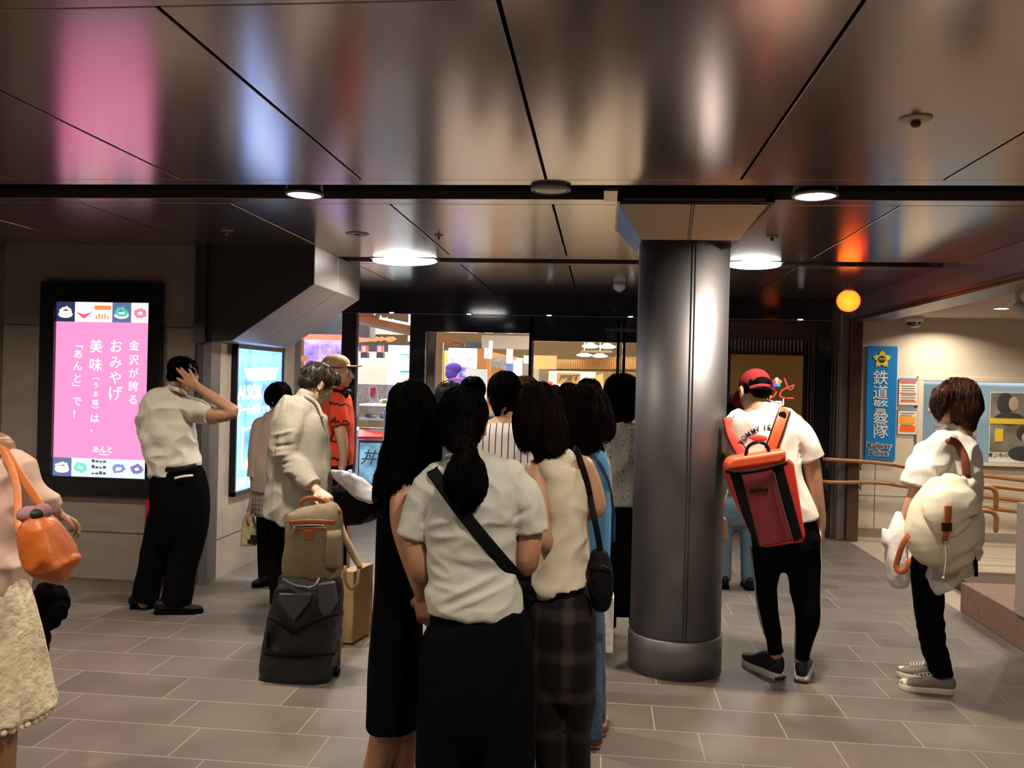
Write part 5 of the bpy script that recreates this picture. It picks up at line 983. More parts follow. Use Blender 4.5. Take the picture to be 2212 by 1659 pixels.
# ---- jacket man with the luggage
W = Who('person in a pale grey blazer with short greying hair bending over the trolley case', 640, 1300, 4.95, 1.66)
M_jack = cloth('grey_linen', (.35, .325, .28), 260, var=(160, (.29, .27, .23), (1, 1, .3)))
rows = [(880, 618, 690, 0, .10), (940, 600, 700, 0, .12), (1010, 600, 702, 0, .12), (1080, 596, 700, 0, .12), (1140, 600, 690, 0, .12)]
W.core(rows); W.head(688, 830, -52, -34, 0, .04, k=1.0, neck=[(670, 850, .02), (658, 872, .0)])
W.limb(W.b, ((648, 888, -.04), (628, 945, -.08), (625, 990, -.09), (655, 1030, -.14), (686, 1062, -.20)), [.055, .05, .045, .036, .028])
W.hand(W.b, W.p(686, 1060, -.20), (.75, -.35, -.35), (-.2, .1, -1), -1, 55, k=1.05)
W.limb(W.b, ((615, 1120), (605, 1200), (602, 1300)), [.06, .05, .042]); W.limb(W.b, ((665, 1120, .05), (660, 1300, .06)), [.08, .045]); W.body(M_skin3)
def jf(v):
    h = np.zeros(len(v))
    for (x0, y0_, x1, y1_, w_, a) in ((596, 940, 662, 925, .012, .014), (600, 962, 662, 955, .011, -.014), (600, 985, 655, 972, .012, .014), (612, 1002, 660, 990, .010, -.012), (618, 1018, 665, 1010, .012, .013), (640, 1034, 675, 1020, .010, -.010), (590, 930, 578, 1120, .014, .006), (612, 1020, 606, 1130, .016, .008), (628, 900, 600, 1020, .02, .004)):
        a_, c_ = np.array(W.p(x0, y0_)), np.array(W.p(x1, y1_)); d = (c_-a_)[[0, 2]]; L = np.linalg.norm(d); d = d/L; q = v[:, [0, 2]]-a_[[0, 2]]; t = np.clip((q @ d)/L, 0, 1); dd = np.linalg.norm(q-t[:, None]*d*L, axis=1); h += a*np.exp(-(dd/w_)**2)*np.sin(np.pi*np.clip(t, 0, 1))*np.clip((W.Y-v[:, 1])*12, 0, 1)
    return h
b = B(); W.trace(b, [(858, 640, 684, 0, .06), (868, 622, 696, 0, .09), (888, 598, 704, 0, .12), (930, 586, 708, 0, .14), (990, 582, 712, 0, .14), (1050, 580, 714, 0, .14), (1100, 572, 706, 0, .15), (1130, 566, 690, 0, .15)], cap=('round', 'flat'))
W.limb(b, ((652, 888, -.05), (632, 935, -.10), (626, 985, -.11), (652, 1022, -.15), (678, 1050, -.19)), [.080, .078, .076, .066, .052], cap=('round', 'flat'))
b.blob('blazer', M_jack, W.t, .007, 2, folds(.010, (7, 7, 5), 51, lambda v: jf(v)*.7, .002))
b = B(); b.tube([W.p(640, 856, .03), W.p(660, 856, -.06), W.p(684, 872, -.05), W.p(696, 900, -.08)], .012, .007, ref=(0, 0, 1), n=12, sub=4); b.put('collar', M_jack, W.t, True)
b = B()
for x, y in ((664, 1050), (667, 1057)): b.lathe(W.p(x, y, -.225), [(.006, 0), (.006, .004)], 10, (0, -1, 0))
b.put('cuff_buttons', M_brl, W.t)
b = B(); W.trace(b, [(1090, 590, 690, 0, .11), (1130, 588, 692, 0, .12), (1170, 590, 690, 0, .11)]); W.trace(b, [(1150, 588, 640, 0, .09), (1220, 586, 630, 0, .08), (1305, 586, 622, 0, .07)], cap=('round', 'flat')); W.trace(b, [(1150, 638, 692, .06, .09), (1305, 645, 680, .06, .07)], cap=('round', 'flat')); b.blob('trousers', M_blackc, W.t, .010, 3, folds(.006, (8, 8, 3), 52))
for x, dy in ((604, 0), (662, .06)): q = W.p(x, 1310, dy); shoe(W, (q.x-.05, q.y-.07, 0), (q.x+.10, q.y+.14, 0), 'shoe', M_blacks, M_blackc)
b = B(); f = W.hf; b.ell(f(0, -.026, .040), (.080, .096, .082), 28, W.hR); b.ell(f(0, -.064, -.015), (.062, .040, .052), 20, W.hR); b.ell(f(0, .045, .075), (.06, .05, .03), 18, W.hR)
hair(W, b, M_hairg, 800, .13, seed=53, amp=.005, scale=(30, 30, 12), rad=.0022, top=.9, out=.022)
# ---- pinkish top, looking down
W = Who('person in a dusty pink top over a checked shirt, bent head, beside the blue signboard', 590, 1275, 6.3, 1.52)
M_dpink = cloth('dusty_pink', (.46, .36, .32))
rows = [(905, 568, 620, 0, .10), (960, 552, 630, 0, .13), (1040, 550, 630, 0, .13), (1100, 555, 630, 0, .12)]
W.core(rows); W.head(602, 864, 60, -42, 0, 0, neck=[(604, 885, 0), (600, 905, 0)])
W.limb(W.b, ((560, 925, -.04), (548, 985, -.06), (552, 1040, -.04), (548, 1080, -.02), (540, 1105, 0)), [.055, .045, .04, .032, .026]); W.hand(W.b, W.p(540, 1103, 0), (-.1, 0, -1), (.5, 0, 0), 1, 35)
W.limb(W.b, ((576, 1100), (576, 1190), (574, 1258)), [.07, .05, .035]); W.limb(W.b, ((612, 1100), (612, 1258)), [.07, .035]); W.body(M_skin3)
b = B(); W.trace(b, [(892, 590, 622, 0, .07), (905, 570, 632, 0, .11), (935, 556, 642, 0, .14), (990, 550, 644, 0, .15), (1030, 548, 642, 0, .15), (1062, 546, 640, 0, .15)], cap=('round', 'flat')); W.limb(b, ((566, 922, -.03), (556, 970, -.05), (552, 1030, -.05)), [.075, .07, .065], cap=('round', 'flat')); b.blob('pink_top', M_dpink, W.t, .009, 3, folds(.006, (8, 8, 3), 61))
M_chk = mat('check', (.42, .38, .34), .8); nt = M_chk.node_tree; br = nt.nodes.new('ShaderNodeTexBrick'); br.inputs['Scale'].default_value = 28; br.offset = 0; br.inputs['Mortar Size'].default_value = .06; br.inputs['Brick Width'].default_value = 1; br.inputs['Row Height'].default_value = 1; br.inputs['Color1'].default_value = (.40, .35, .30, 1); br.inputs['Color2'].default_value = (.36, .31, .27, 1); br.inputs['Mortar'].default_value = (.03, .03, .05, 1)
tc = nt.nodes.new('ShaderNodeTexCoord'); sp = nt.nodes.new('ShaderNodeSeparateXYZ'); cb_ = nt.nodes.new('ShaderNodeCombineXYZ'); nt.links.new(tc.outputs['Object'], sp.inputs[0]); nt.links.new(sp.outputs[0], cb_.inputs[0]); nt.links.new(sp.outputs[2], cb_.inputs[1]); nt.links.new(cb_.outputs[0], br.inputs['Vector']); nt.links.new(br.outputs[0], nt.nodes['Principled BSDF'].inputs['Base Color'])
b = B(); W.trace(b, [(1050, 552, 636, 0, .13), (1085, 548, 638, 0, .14), (1112, 552, 634, 0, .14)], cap=('round', 'flat')); b.blob('checked_shirt', M_chk, W.t, .010, 2)
b = B(); W.trace(b, [(1085, 562, 632, 0, .11), (1120, 560, 634, 0, .12)]); W.trace(b, [(1110, 556, 600, 0, .09), (1180, 558, 596, 0, .08), (1256, 560, 594, 0, .07)], cap=('round', 'flat')); W.trace(b, [(1110, 596, 634, 0, .09), (1256, 598, 630, 0, .07)], cap=('round', 'flat')); b.blob('trousers', M_blackc, W.t, .010, 2)
for x in (577, 614): q = W.p(x, 1268, -.02); shoe(W, (q.x+.05, q.y+.05, 0), (q.x-.06, q.y-.13, 0), 'shoe', M_blacks, M_blackc)
b = B(); f = W.hf; b.ell(f(0, -.020, .034), (.090, .108, .096), 28, W.hR); b.ell(f(0, -.055, -.03), (.075, .05, .07), 20, W.hR); hair(W, b, M_hair, 240, .16, seed=63, amp=.008, scale=(24, 24, 10), top=.7, out=.01)
t = thing('carrier_bag', 'pale yellow translucent carrier bag with a dark print held beside the blue signboard', 'bag', P(536, 1182, 6.3)); W2.Y = 6.3; W2.t = t
b = B(); W2.trace(b, [(1112, 530, 546, 0, .02), (1130, 524, 552, 0, .04), (1178, 521, 556, 0, .05)], sq=3, cap='flat'); b.blob('bag_body', mat('bag_yellow', (.50, .46, .27), .5), t, .008, 2, folds(.004, (20, 20, 14), 2)); b = B(); b.box(P(530, 1165, 6.2).x, P(552, 1165, 6.2).x, 6.24, 6.25, P(540, 1176, 6.2).z, P(540, 1168, 6.2).z); b.box(P(536, 1165, 6.2).x, P(548, 1165, 6.2).x, 6.24, 6.25, P(540, 1169, 6.2).z, P(540, 1158, 6.2).z); b.put('print', M_black, t)
# ---- capped youth in red
W = Who('person in a tan patterned cap and red shirt with black script, in profile', 728, 1250, 6.2, 1.73)
rows = [(860, 705, 752, 0, .10), (920, 702, 752, 0, .12), (1000, 702, 752, 0, .12), (1060, 704, 754, 0, .12)]
W.core(rows); W.head(729, 803, -80, 0, 0, 0, neck=[(722, 828, 0), (722, 852, 0)])
W.limb(W.b, ((730, 875, -.14), (734, 920, -.17), (741, 965, -.17), (741, 1000, -.16), (738, 1012, -.16)), [.05, .045, .037, .028, .026]); W.hand(W.b, W.p(738, 1010, -.16), (.05, -.1, -1), (.6, .3, 0), -1, 40)
W.limb(W.b, ((716, 1060), (716, 1250)), [.08, .045]); W.limb(W.b, ((742, 1060, .1), (742, 1240, .1)), [.08, .045]); W.body(M_skin3)
M_red = cloth('red_script', (.70, .055, .02))
b = B(); W.trace(b, [(846, 712, 746, 0, .07), (858, 704, 756, 0, .12), (885, 700, 760, 0, .15), (940, 700, 762, 0, .15), (1004, 700, 760, 0, .15)], cap=('round', 'flat')); W.limb(b, ((728, 870, -.12), (731, 895, -.16), (735, 920, -.175)), [.075, .075, .068], cap=('round', 'flat')); sh = b.blob('red_shirt', M_red, W.t, .008, 3, folds(.006, (8, 8, 4), 71))
def scribble(pts, r): return B().tube(drape(sh, pts, .003, 3), r, n=8, sub=2)
for k, pts in enumerate((((712, 868), (716, 874), (720, 868), (724, 876), (730, 868), (736, 878), (742, 870), (752, 876)), ((712, 914), (716, 906), (718, 916), (724, 896), (724, 918), (730, 906), (736, 918), (744, 904), (754, 916)), ((712, 955), (722, 930), (716, 940), (714, 956), (740, 952), (752, 960)), ((708, 985), (716, 994), (722, 985), (728, 996), (734, 986), (748, 996)), ((748, 980), (750, 990), (752, 1000)))):
    scribble(pts, .007).put('black_script', M_black, W.t, True)
b = B(); W.trace(b, [(995, 706, 754, 0, .12), (1040, 702, 758, 0, .13), (1100, 704, 756, 0, .12)]); W.trace(b, [(1080, 704, 734, 0, .10), (1235, 706, 728, 0, .08)], cap=('round', 'flat')); W.trace(b, [(1080, 728, 756, .1, .10), (1235, 732, 752, .1, .08)], cap=('round', 'flat')); b.blob('trousers', M_blackc, W.t, .012, 2)
for x, dy in ((716, 0), (742, .1)): q = W.p(x, 1250, dy); shoe(W, (q.x-.06, q.y, 0), (q.x+.20, q.y, 0), 'shoe', M_blacks, M_blackc)
b = B(); f = W.hf; b.ell(f(0, -.030, .014), (.078, .086, .075), 24, W.hR); b.ell(f(0, -.062, -.035), (.06, .035, .05), 18, W.hR); hair(W, b, M_hair, 90, .07, seed=73, rad=.0018, top=.9)
M_cap = mat('cap_check', (.50, .33, .17), .8); nt = M_cap.node_tree; ck = nt.nodes.new('ShaderNodeTexChecker'); ck.inputs['Scale'].default_value = 60; ck.inputs[1].default_value = (.56, .38, .21, 1); ck.inputs[2].default_value = (.40, .25, .12, 1); tc = nt.nodes.new('ShaderNodeTexCoord'); nt.links.new(tc.outputs['Object'], ck.inputs['Vector']); nt.links.new(ck.outputs[0], nt.nodes['Principled BSDF'].inputs['Base Color'])
b = B(); b.ell(f(0, -.012, .055), (.086, .104, .072), 30, W.hR); b.tube([f(0, .07, .040), f(0, .12, .040), f(0, .165, .046)], [.072, .068, .045], [.006]*3, ref=tuple(W.hR @ Vector((1, 0, 0))), n=24, sub=3); cap = b.blob('cap', M_cap, W.t, .005, 3)
b = B()
for dz, mm in ((0, 'g'), ): b.tube([f(.060, .045, .030), f(.086, .0, .030), f(.080, -.05, .030)], .003, .007, ref=(0, 0, 1), n=8, sub=4)
b.put('cap_band', mat('band_red', (.35, .02, .02), .7), cap, True)
b = B(); c = f(0, -.01, -.13); b.lathe(c, [(.070, -.010), (.082, 0), (.070, .010)], 28, (-.25, 0, 1)); b = B().tube([f(-.07, -.02, -.12), f(-.05, -.075, -.11), f(.05, -.075, -.11), f(.075, -.01, -.12), f(.07, .055, -.14)], .010, n=12, sub=4); t = thing('headphones', 'black headphones worn around the neck of the capped youth', 'headphones', f(0, .03, -.2)); b.put('headband', M_blacks, t, True); B().ell(f(.075, .06, -.15), (.035, .022, .035), 18).put('ear_cup', M_blacks, t, True); B().ell(f(-.06, .07, -.15), (.03, .022, .035), 18).put('ear_cup', M_blacks, t, True)
t = thing('duffel_bag', 'black rounded duffel bag held low beside the red shirt', 'bag', P(762, 1135, 5.75)); W2.Y = 5.75; W2.t = t
b = B(); b.tube([P(722, 1092, 5.78), P(762, 1088, 5.75), P(800, 1085, 5.75)], [.13, .145, .13], [.13, .14, .13], ref=(0, 0, 1), n=28, sub=3, sq=2.6); b.blob('bag_body', M_strap, t, .010, 3, folds(.008, (9, 9, 9), 8)); b = B(); ribbon(b, [P(736, 1050, 5.68), P(733, 1030, 5.85), P(738, 1016, 6.03), P(746, 1030, 5.85), P(760, 1052, 5.68)], .02, .003); b.put('handle', M_strap, t, True)
t = thing('plastic_bag', 'crumpled white plastic bag resting on the black duffel bag', 'bag', P(765, 1080, 5.6)); W2.Y = 5.62; W2.t = t
b = B(); b.tube([P(718, 1020, 5.62), P(745, 1034, 5.60), P(772, 1052, 5.58), P(800, 1072, 5.58)], [.02, .05, .075, .05], [.03, .05, .06, .05], ref=(0, 0, 1), n=24, sub=3); b.tube([P(745, 1034, 5.60), P(757, 1018, 5.62)], [.03, .012]); b.blob('film', mat('film_white', (.82, .82, .88), .25, bump=(12, .35, .02), emit=(.6, .6, .7), es=.0), t, .007, 2, folds(.008, (10, 10, 10), 9, None, .001))
# ---- man in the red cap with the red rucksack
W = Who('person in a dark red cap and white printed T-shirt wearing the big red rucksack', 1700, 1470, 4.77, 1.74)
M_wt = cloth('white_tee', (.74, .70, .64))
rows = [(895, 1592, 1700, 0, .09), (940, 1585, 1722, 0, .12), (1000, 1590, 1722, 0, .12), (1060, 1606, 1736, 0, .12), (1120, 1626, 1752, 0, .13)]
W.core(rows); W.head(1630, 846, 14, -30, 5, .05, neck=[(1632, 866, .01), (1638, 890, .0)])
W.limb(W.b, ((1716, 915, 0), (1740, 962, -.01), (1753, 1005, -.01), (1762, 1060, 0), (1770, 1110, .02), (1773, 1142, .03)), [.055, .053, .048, .040, .033, .027]); W.hand(W.b, W.p(1773, 1140, .03), (.05, .05, -1), (-.5, .3, 0), 1, 28, k=.95)
W.limb(W.b, ((1585, 915, .02), (1572, 970, .06), (1578, 1010, .14)), [.055, .048, .035])
W.limb(W.b, ((1652, 1160), (1655, 1270), (1676, 1412)), [.06, .05, .034]); W.limb(W.b, ((1732, 1160), (1738, 1270), (1730, 1428)), [.06, .05, .034]); W.body(M_skin)
b = B(); W.trace(b, [(879, 1610, 1664, 0, .055), (888, 1592, 1688, 0, .085), (900, 1576, 1708, 0, .12), (940, 1568, 1722, 0, .135), (1000, 1572, 1728, 0, .14), (1060, 1590, 1742, 0, .14), (1120, 1612, 1768, 0, .14), (1132, 1618, 1770, 0, .14)], cap=('round', 'flat'))
W.limb(b, ((1700, 906, 0), (1728, 940, -.005), (1745, 970, -.01), (1754, 993, -.01)), [.068, .070, .069, .066], cap=('round', 'flat')); W.limb(b, ((1592, 908, 0), (1578, 945, .03), (1574, 975, .05)), [.062, .06, .058], cap=('round', 'flat')); sh = b.blob('t_shirt', M_wt, W.t, .007, 2, folds(.008, (8, 8, 5), 81, None, .001))
tx = T()
for ch, x_, y_, a in (('T', 1601, 957, 48), ('O', 1608, 947, 42), ('M', 1616, 939, 35), ('M', 1627, 932, 25), ('Y', 1637, 927, 15), ('J', 1652, 924, 4), ('E', 1661, 924, -2), ('A', 1670, 926, -10), ('N', 1679, 930, -18), ('S', 1687, 936, -26)):
    a = math.radians(a); h_ = drape(sh, [(x_, y_), (x_+.1, y_)], .004, 1)[0]; tx.w(ch, h_, (math.cos(a), 0, math.sin(a)), (-math.sin(a), 0, math.cos(a)), .036, bold=.0008, depth=.001)
tx.put('lettering', mat('navy_print', (.02, .025, .06), .7), W.t)
b = B(); b.ell(drape(sh, [(1640, 946), (1641, 946)], .002, 1)[0], (.05, .004, .015), 14); b.put('red_print', mat('red_print', (.6, .05, .06), .7), W.t)
b = B(); W.trace(b, [(1112, 1635, 1750, 0, .10), (1140, 1626, 1766, 0, .125), (1180, 1624, 1772, 0, .14)]); W.trace(b, [(1160, 1622, 1700, 0, .12), (1220, 1628, 1688, 0, .10), (1270, 1634, 1676, 0, .085), (1330, 1642, 1684, 0, .085), (1385, 1656, 1688, 0, .06), (1410, 1660, 1694, 0, .05)], cap=('round', 'flat')); W.trace(b, [(1160, 1690, 1772, 0, .12), (1220, 1698, 1771, 0, .10), (1280, 1708, 1770, 0, .085), (1330, 1716, 1770, 0, .085), (1380, 1716, 1756, 0, .06), (1424, 1716, 1746, 0, .05)], cap=('round', 'flat')); tr_ = b.blob('track_pants', M_blackc, W.t, .008, 3, folds(.005, (9, 9, 5), 82))
b = B(); b.tube([W.p(1771, 1150, -.01), W.p(1773, 1220, -.01), W.p(1772, 1290, -.01), W.p(1771, 1340, -.01), W.p(1760, 1375, -.01), W.p(1748, 1420, -.01)], .004, .014, ref=(1, 0, 0), n=10, sub=4); b.put('white_stripe', M_wt, W.t, True)
b = B(); b.tube([W.p(1622, 1180, 0), W.p(1631, 1270, 0), W.p(1640, 1330, 0), W.p(1652, 1372, 0)], .004, .016, ref=(1, 0, 0), n=10, sub=4); b.put('white_stripe', mat('grey_stripe', (.38, .36, .35), .8), W.t, True)
M_shb = mat('sneaker_black', (.010, .009, .011), .5, bump=(60, .4, .003), spec=.3); M_mid = mat('midsole', (.55, .54, .50), .5)
def trainer(W, heel, toe):
    o = shoe(W, heel, toe, 'shoe', M_shb, M_mid, .105, .115, .036); h_, t_ = Vector(heel), Vector(toe); d = (t_-h_).normalized(); sd = d.cross(Vector((0, 0, 1)))
    B().tube([h_+d*.0-sd*.03+Vector((0, 0, .012)), h_-d*.004+Vector((0, 0, .012)), h_+sd*.03+Vector((0, 0, .012))], .008, n=10).put('heel_window', M_black, o, True)
    b = B()
    for k in range(4): b.ell(h_+d*(.006+.002*k)+sd*.012+Vector((0, 0, .042+.014*k)), (.008, .005, .004), 8)
    b.put('heel_tabs', M_mid, o, True)
q = W.p(1678, 1455, 0); trainer(W, (q.x+.02, q.y+.0, 0), (q.x-.13, q.y+.25, 0)); q = W.p(1728, 1468, 0); trainer(W, (q.x, q.y-.03, 0), (q.x+.08, q.y+.25, 0))
b = B(); f = W.hf; b.ell(f(0, -.025, .014), (.080, .088, .070), 24, W.hR); b.ell(f(0, -.064, -.028), (.066, .036, .048), 18, W.hR); hair(W, b, M_hair, 70, .05, seed=83, rad=.0016, top=.6, out=.0)
M_capr = cloth('cap_red', (.20, .010, .016)); b = B(); b.ell(f(0, -.012, .031), (.084, .102, .087), 30, W.hR); cap = b.blob('cap', M_capr, W.t, .005, 2)
b = B(); b.ell(f(.004, -.098, .002), (.046, .020, .030), 20, W.hR); b.put('cap_opening', M_hair, cap, True)
b = B(); b.tube([f(.066, -.085, -.034), f(.035, -.112, -.032), f(0, -.120, -.031), f(-.035, -.112, -.032), f(-.066, -.085, -.034)], .003, .010, ref=tuple(W.hR @ Vector((0, 1, 0))), n=8, sub=4); b.put('cap_strap', M_capr, cap, True); b = B(); b.bar(f(.022, -.122, -.031), f(.040, -.115, -.032), .004, .020); b.put('buckle', mat('brass', (.6, .35, .15), .3, 1), cap, bevel=.001)
b = B(); b.tube([f(0, .07, .035), f(0, .13, .02), f(0, .17, .0)], [.07, .066, .045], [.006]*3, ref=tuple(W.hR @ Vector((1, 0, 0))), n=24, sub=3); b.put('cap_peak', M_capr, cap, True)
# rucksack
t = thing('red_rucksack', 'large boxy red and black rucksack tilted on the back of the white T-shirt', 'rucksack', P(1660, 1182, 4.55))
YB = 4.50; bk = lambda x, y, dy=0: P(x, y, YB+dy); M_rb = mat('ruck_red', (.60, .028, .015), .5, bump=(300, .3, .001)); M_rd = mat('ruck_dark_red', (.17, .014, .018), .55, bump=(300, .3, .001)); M_ro = mat('ruck_orange', (.80, .10, .03), .5, bump=(300, .3, .001))
def slab(pts, th, m, n_, bev=.012, d0=0): return B().prism([bk(x, y, d0) for x, y in pts], (0, th, 0)).put(n_, m, t, bevel=bev, seg=3)
slab([(1570, 1024), (1572, 1012), (1703, 990), (1716, 1000), (1741, 1160), (1734, 1172), (1650, 1184), (1640, 1180), (1600, 1100)], .17, M_rb, 'main_body', .02)
slab([(1600, 1022), (1668, 1012), (1713, 1166), (1641, 1182)], .02, M_rd, 'front_panel', .004, -.012)
slab([(1576, 1020), (1600, 1018), (1641, 1184), (1632, 1178), (1604, 1110)], .03, M_strap, 'side_band', .006, -.016); slab([(1669, 1008), (1692, 1004), (1735, 1162), (1716, 1170)], .03, M_strap, 'side_band', .006, -.016)
b = B(); b.tube([bk(1672, 1022, -.022), bk(1690, 1090, -.022), bk(1712, 1166, -.022)], .0025, n=8); b.put('zip', mat('zip_grey', (.12, .12, .12), .4), t, True)
b = B(); b.prism([bk(1568, 1018, -.012), bk(1572, 1000, -.012), bk(1582, 990, -.012), bk(1698, 972, -.012), bk(1700, 990, -.012), bk(1690, 1000, -.012)], (0, .16, 0)); b.put('roll_top', M_ro, t, bevel=.016, seg=3)
b = B(); b.tube([bk(1569, 1018, -.014), bk(1600, 1021, -.022), bk(1650, 1014, -.022), bk(1700, 1000, -.014)], .004, .010, ref=(0, 1, 0), n=10, sub=4); b.put('black_trim', M_strap, t, True)
b = B(); b.tube([bk(1610, 990, .02), bk(1616, 965, .02), bk(1636, 955, .02), bk(1656, 962, .02), bk(1662, 980, .02)], .008, n=10, sub=4); b.put('grab_handle', M_strap, t, True)
tx = T(); tx.w('mobus', bk(1640, 1058, -.014), (.99, 0, .12), (-.1, 0, .99), .034, bold=.0008, depth=.001); tx.put('lettering', M_strap, t)
for px_, nm in ((((1574, 903), (1578, 930), (1592, 962), (1606, 984)), 0), (((1696, 884), (1688, 905), (1676, 940), (1664, 972)), 1)):
    pp = drape(sh, list(px_), .012, 4); ribbon(B(), pp, .062, .006).put('shoulder_strap', M_ro if nm else M_rb, t, True)
    b = B()
    dv = (pp[-1]-pp[0]); dv.y = 0; dv.normalize(); pv = Vector((-dv.z, 0, dv.x))
    for sx in (-1, 1): b.tube([q+pv*(sx*.029)+Vector((0, -.004, 0)) for q in pp], .0035, n=8, sub=1)
    b.put('strap_piping', M_strap, t, True)
q = drape(sh, [(1690, 896), (1691, 896)], .022, 1)[0]; B().lathe(q, [(.012, -.004), (.020, -.004), (.020, .004), (.012, .004)], 18, (0, -1, 0)).put('strap_ring', M_blacks, t, True)
# ---- woman with the canvas rucksack
W = Who('person with a brown bob in a loose white top and black jeans, in profile', 2030, 1470, 4.77, 1.60)
M_wl = cloth('white_loose', (.74, .72, .68)); M_wlg = cloth('white_tunic', (.66, .64, .62))
rows = [(955, 2020, 2098, 0, .09), (1000, 1998, 2108, 0, .11), (1080, 1992, 2108, 0, .12), (1160, 1985, 2108, 0, .12), (1240, 1980, 2080, 0, .12)]
W.core(rows); W.head(2056, 872, 78, -4, 0, .0, neck=[(2068, 905, .02), (2074, 935, .0)])
W.limb(W.b, ((2020, 975, -.10), (1996, 1030, -.13), (1976, 1082, -.13), (1960, 1115, -.11), (1950, 1138, -.10)), [.055, .050, .045, .034, .028]); W.hand(W.b, W.p(1951, 1134, -.10), (-.2, .0, -1), (-.6, -.2, 0), -1, 50)
W.limb(W.b, ((2000, 1240, 0), (2008, 1340, .03), (2020, 1418, .09)), [.06, .048, .036]); W.limb(W.b, ((2010, 1240, -.04), (2018, 1340, -.04), (2034, 1466, -.04)), [.06, .048, .036]); W.body(M_skin)
b = B(); W.trace(b, [(932, 2045, 2100, 0, .06), (944, 2030, 2108, 0, .09), (970, 2010, 2114, 0, .12), (1020, 2000, 2116, 0, .14), (1080, 2000, 2116, 0, .14), (1140, 1998, 2118, 0, .15), (1200, 1990, 2112, 0, .16)], cap=('round', 'flat')); W.limb(b, ((2040, 962, -.05), (2014, 985, -.10), (1995, 1020, -.13), (1984, 1054, -.14)), [.082, .092, .098, .092], cap=('round', 'flat')); sh = b.blob('loose_top', M_wl, W.t, .007, 2, folds(.012, (7, 7, 9), 92, None, .001))
b = B(); W.trace(b, [(1150, 1978, 2112, 0, .15), (1200, 1972, 2100, 0, .165), (1236, 1968, 2086, 0, .17), (1252, 1990, 2084, 0, .17)], cap=('round', 'flat'), n=60); b.blob('pleated_tunic', M_wlg, W.t, .008, 2, folds(.008, (14, 14, 1), 93))
b = B(); W.trace(b, [(1200, 1976, 2050, 0, .12), (1240, 1972, 2042, 0, .12)]); W.trace(b, [(1220, 1968, 2034, -.03, .10), (1300, 1976, 2036, -.03, .09), (1380, 1988, 2040, -.03, .08), (1425, 2000, 2050, -.03, .075), (1462, 2010, 2056, -.04, .075)], cap=('round', 'flat')); W.trace(b, [(1240, 1972, 2030, .06, .08), (1340, 1984, 2034, .07, .07), (1412, 1994, 2044, .09, .065)], cap=('round', 'flat')); b.blob('jeans', M_blackc, W.t, .008, 3, folds(.006, (12, 12, 12), 94))
M_conv = mat('canvas_grey', (.20, .175, .15), .8, bump=(300, .3, .001)); M_rub = mat('rubber_cream', (.62, .56, .46), .6)
q = W.p(2056, 1478, -.04); a = (q.x, q.y-.02, 0); q2 = W.p(1948, 1468, -.06); c = (q2.x, q.y+.02, 0); o = shoe(W, a, c, 'shoe', M_conv, M_rub, .098, .078, .030); lace(o, a, c, M_rub); b = B(); d = (Vector(c)-Vector(a)).normalized(); b.ell(Vector(c)-d*.035+Vector((0, 0, .034)), (.034, .036, .022), 16); b.put('toe_cap', M_rub, o, True)
q = W.p(2040, 1432, .09); a = (q.x, q.y, 0); c = (q.x-.21, q.y+.11, 0); o = shoe(W, a, c, 'shoe', M_conv, M_rub, .098, .078, .030); lace(o, a, c, M_rub); b = B(); d = (Vector(c)-Vector(a)).normalized(); b.ell(Vector(c)-d*.035+Vector((0, 0, .034)), (.034, .036, .022), 16); b.put('toe_cap', M_rub, o, True)
b = B(); f = W.hf; b.ell(f(0, -.028, .030), (.092, .104, .094), 28, W.hR)
W.trace(b, [(852, 2024, 2114, .0, .09), (880, 2034, 2119, .0, .10), (900, 2046, 2114, .0, .09), (920, 2072, 2104, 0, .06)], n=28)
b.tube([W.p(2040, 848, -.06), W.p(2030, 875, -.055), W.p(2030, 895, -.045)], [.045, .046, .026], [.04, .035, .02], n=16)
b.tube([W.p(2030, 848, .05), W.p(2024, 875, .05)], [.035, .02], n=14)
hair(W, b, M_hairb, 620, .22, seed=95, amp=.005, scale=(26, 26, 6), wisp=.02, out=.006, top=.5, rad=.0019)
M_canv = mat('canvas_cream', (.62, .56, .45), .85, bump=(240, .3, .002)); M_lea = mat('tan_leather', (.38, .11, .035), .4, bump=(60, .1, .002))
t = thing('canvas_rucksack', 'cream canvas rucksack with brown leather buckle strap worn by the brown-haired person', 'rucksack', P(2060, 1200, 4.5)); W2.Y = 4.52; W2.t = t
b = B(); W2.trace(b, [(1062, 1992, 2110, .02, .07), (1090, 1978, 2114, 0, .095), (1120, 1962, 2116, 0, .11), (1155, 1956, 2122, 0, .115), (1185, 1975, 2124, 0, .11), (1200, 2010, 2105, 0, .085)], sq=2.7, cap='round'); b.tube([P(2062, 1060, 4.55), P(2085, 1044, 4.53), P(2104, 1058, 4.53)], [.03, .045, .03], n=18); b.blob('bag_body', M_canv, t, .008, 2, folds(.005, (9, 9, 5), 96))
b = B(); W2.trace(b, [(1052, 2020, 2088, -.04, .07), (1072, 2000, 2110, -.055, .09), (1100, 1990, 2116, -.075, .085), (1126, 2004, 2114, -.09, .065), (1137, 2030, 2104, -.095, .04)], sq=2.4); fl_ = b.blob('flap', mat('canvas_lit', (.72, .66, .53), .85, bump=(240, .3, .002)), t, .007, 3, folds(.003, (10, 10, 10), 97))  # same canvas, lightened as if lit against the shaded bag body
pp = drape([fl_], [(2048, 1092), (2048, 1110), (2046, 1130)], .006, 3); ribbon(B(), pp, .034, .003).put('leather_tab', M_lea, t, True); ribbon(B(), [P(2046, 1128, 4.36), P(2043, 1150, 4.36), P(2040, 1168, 4.375)], .032, .004).put('leather_tab', M_lea, t, True)
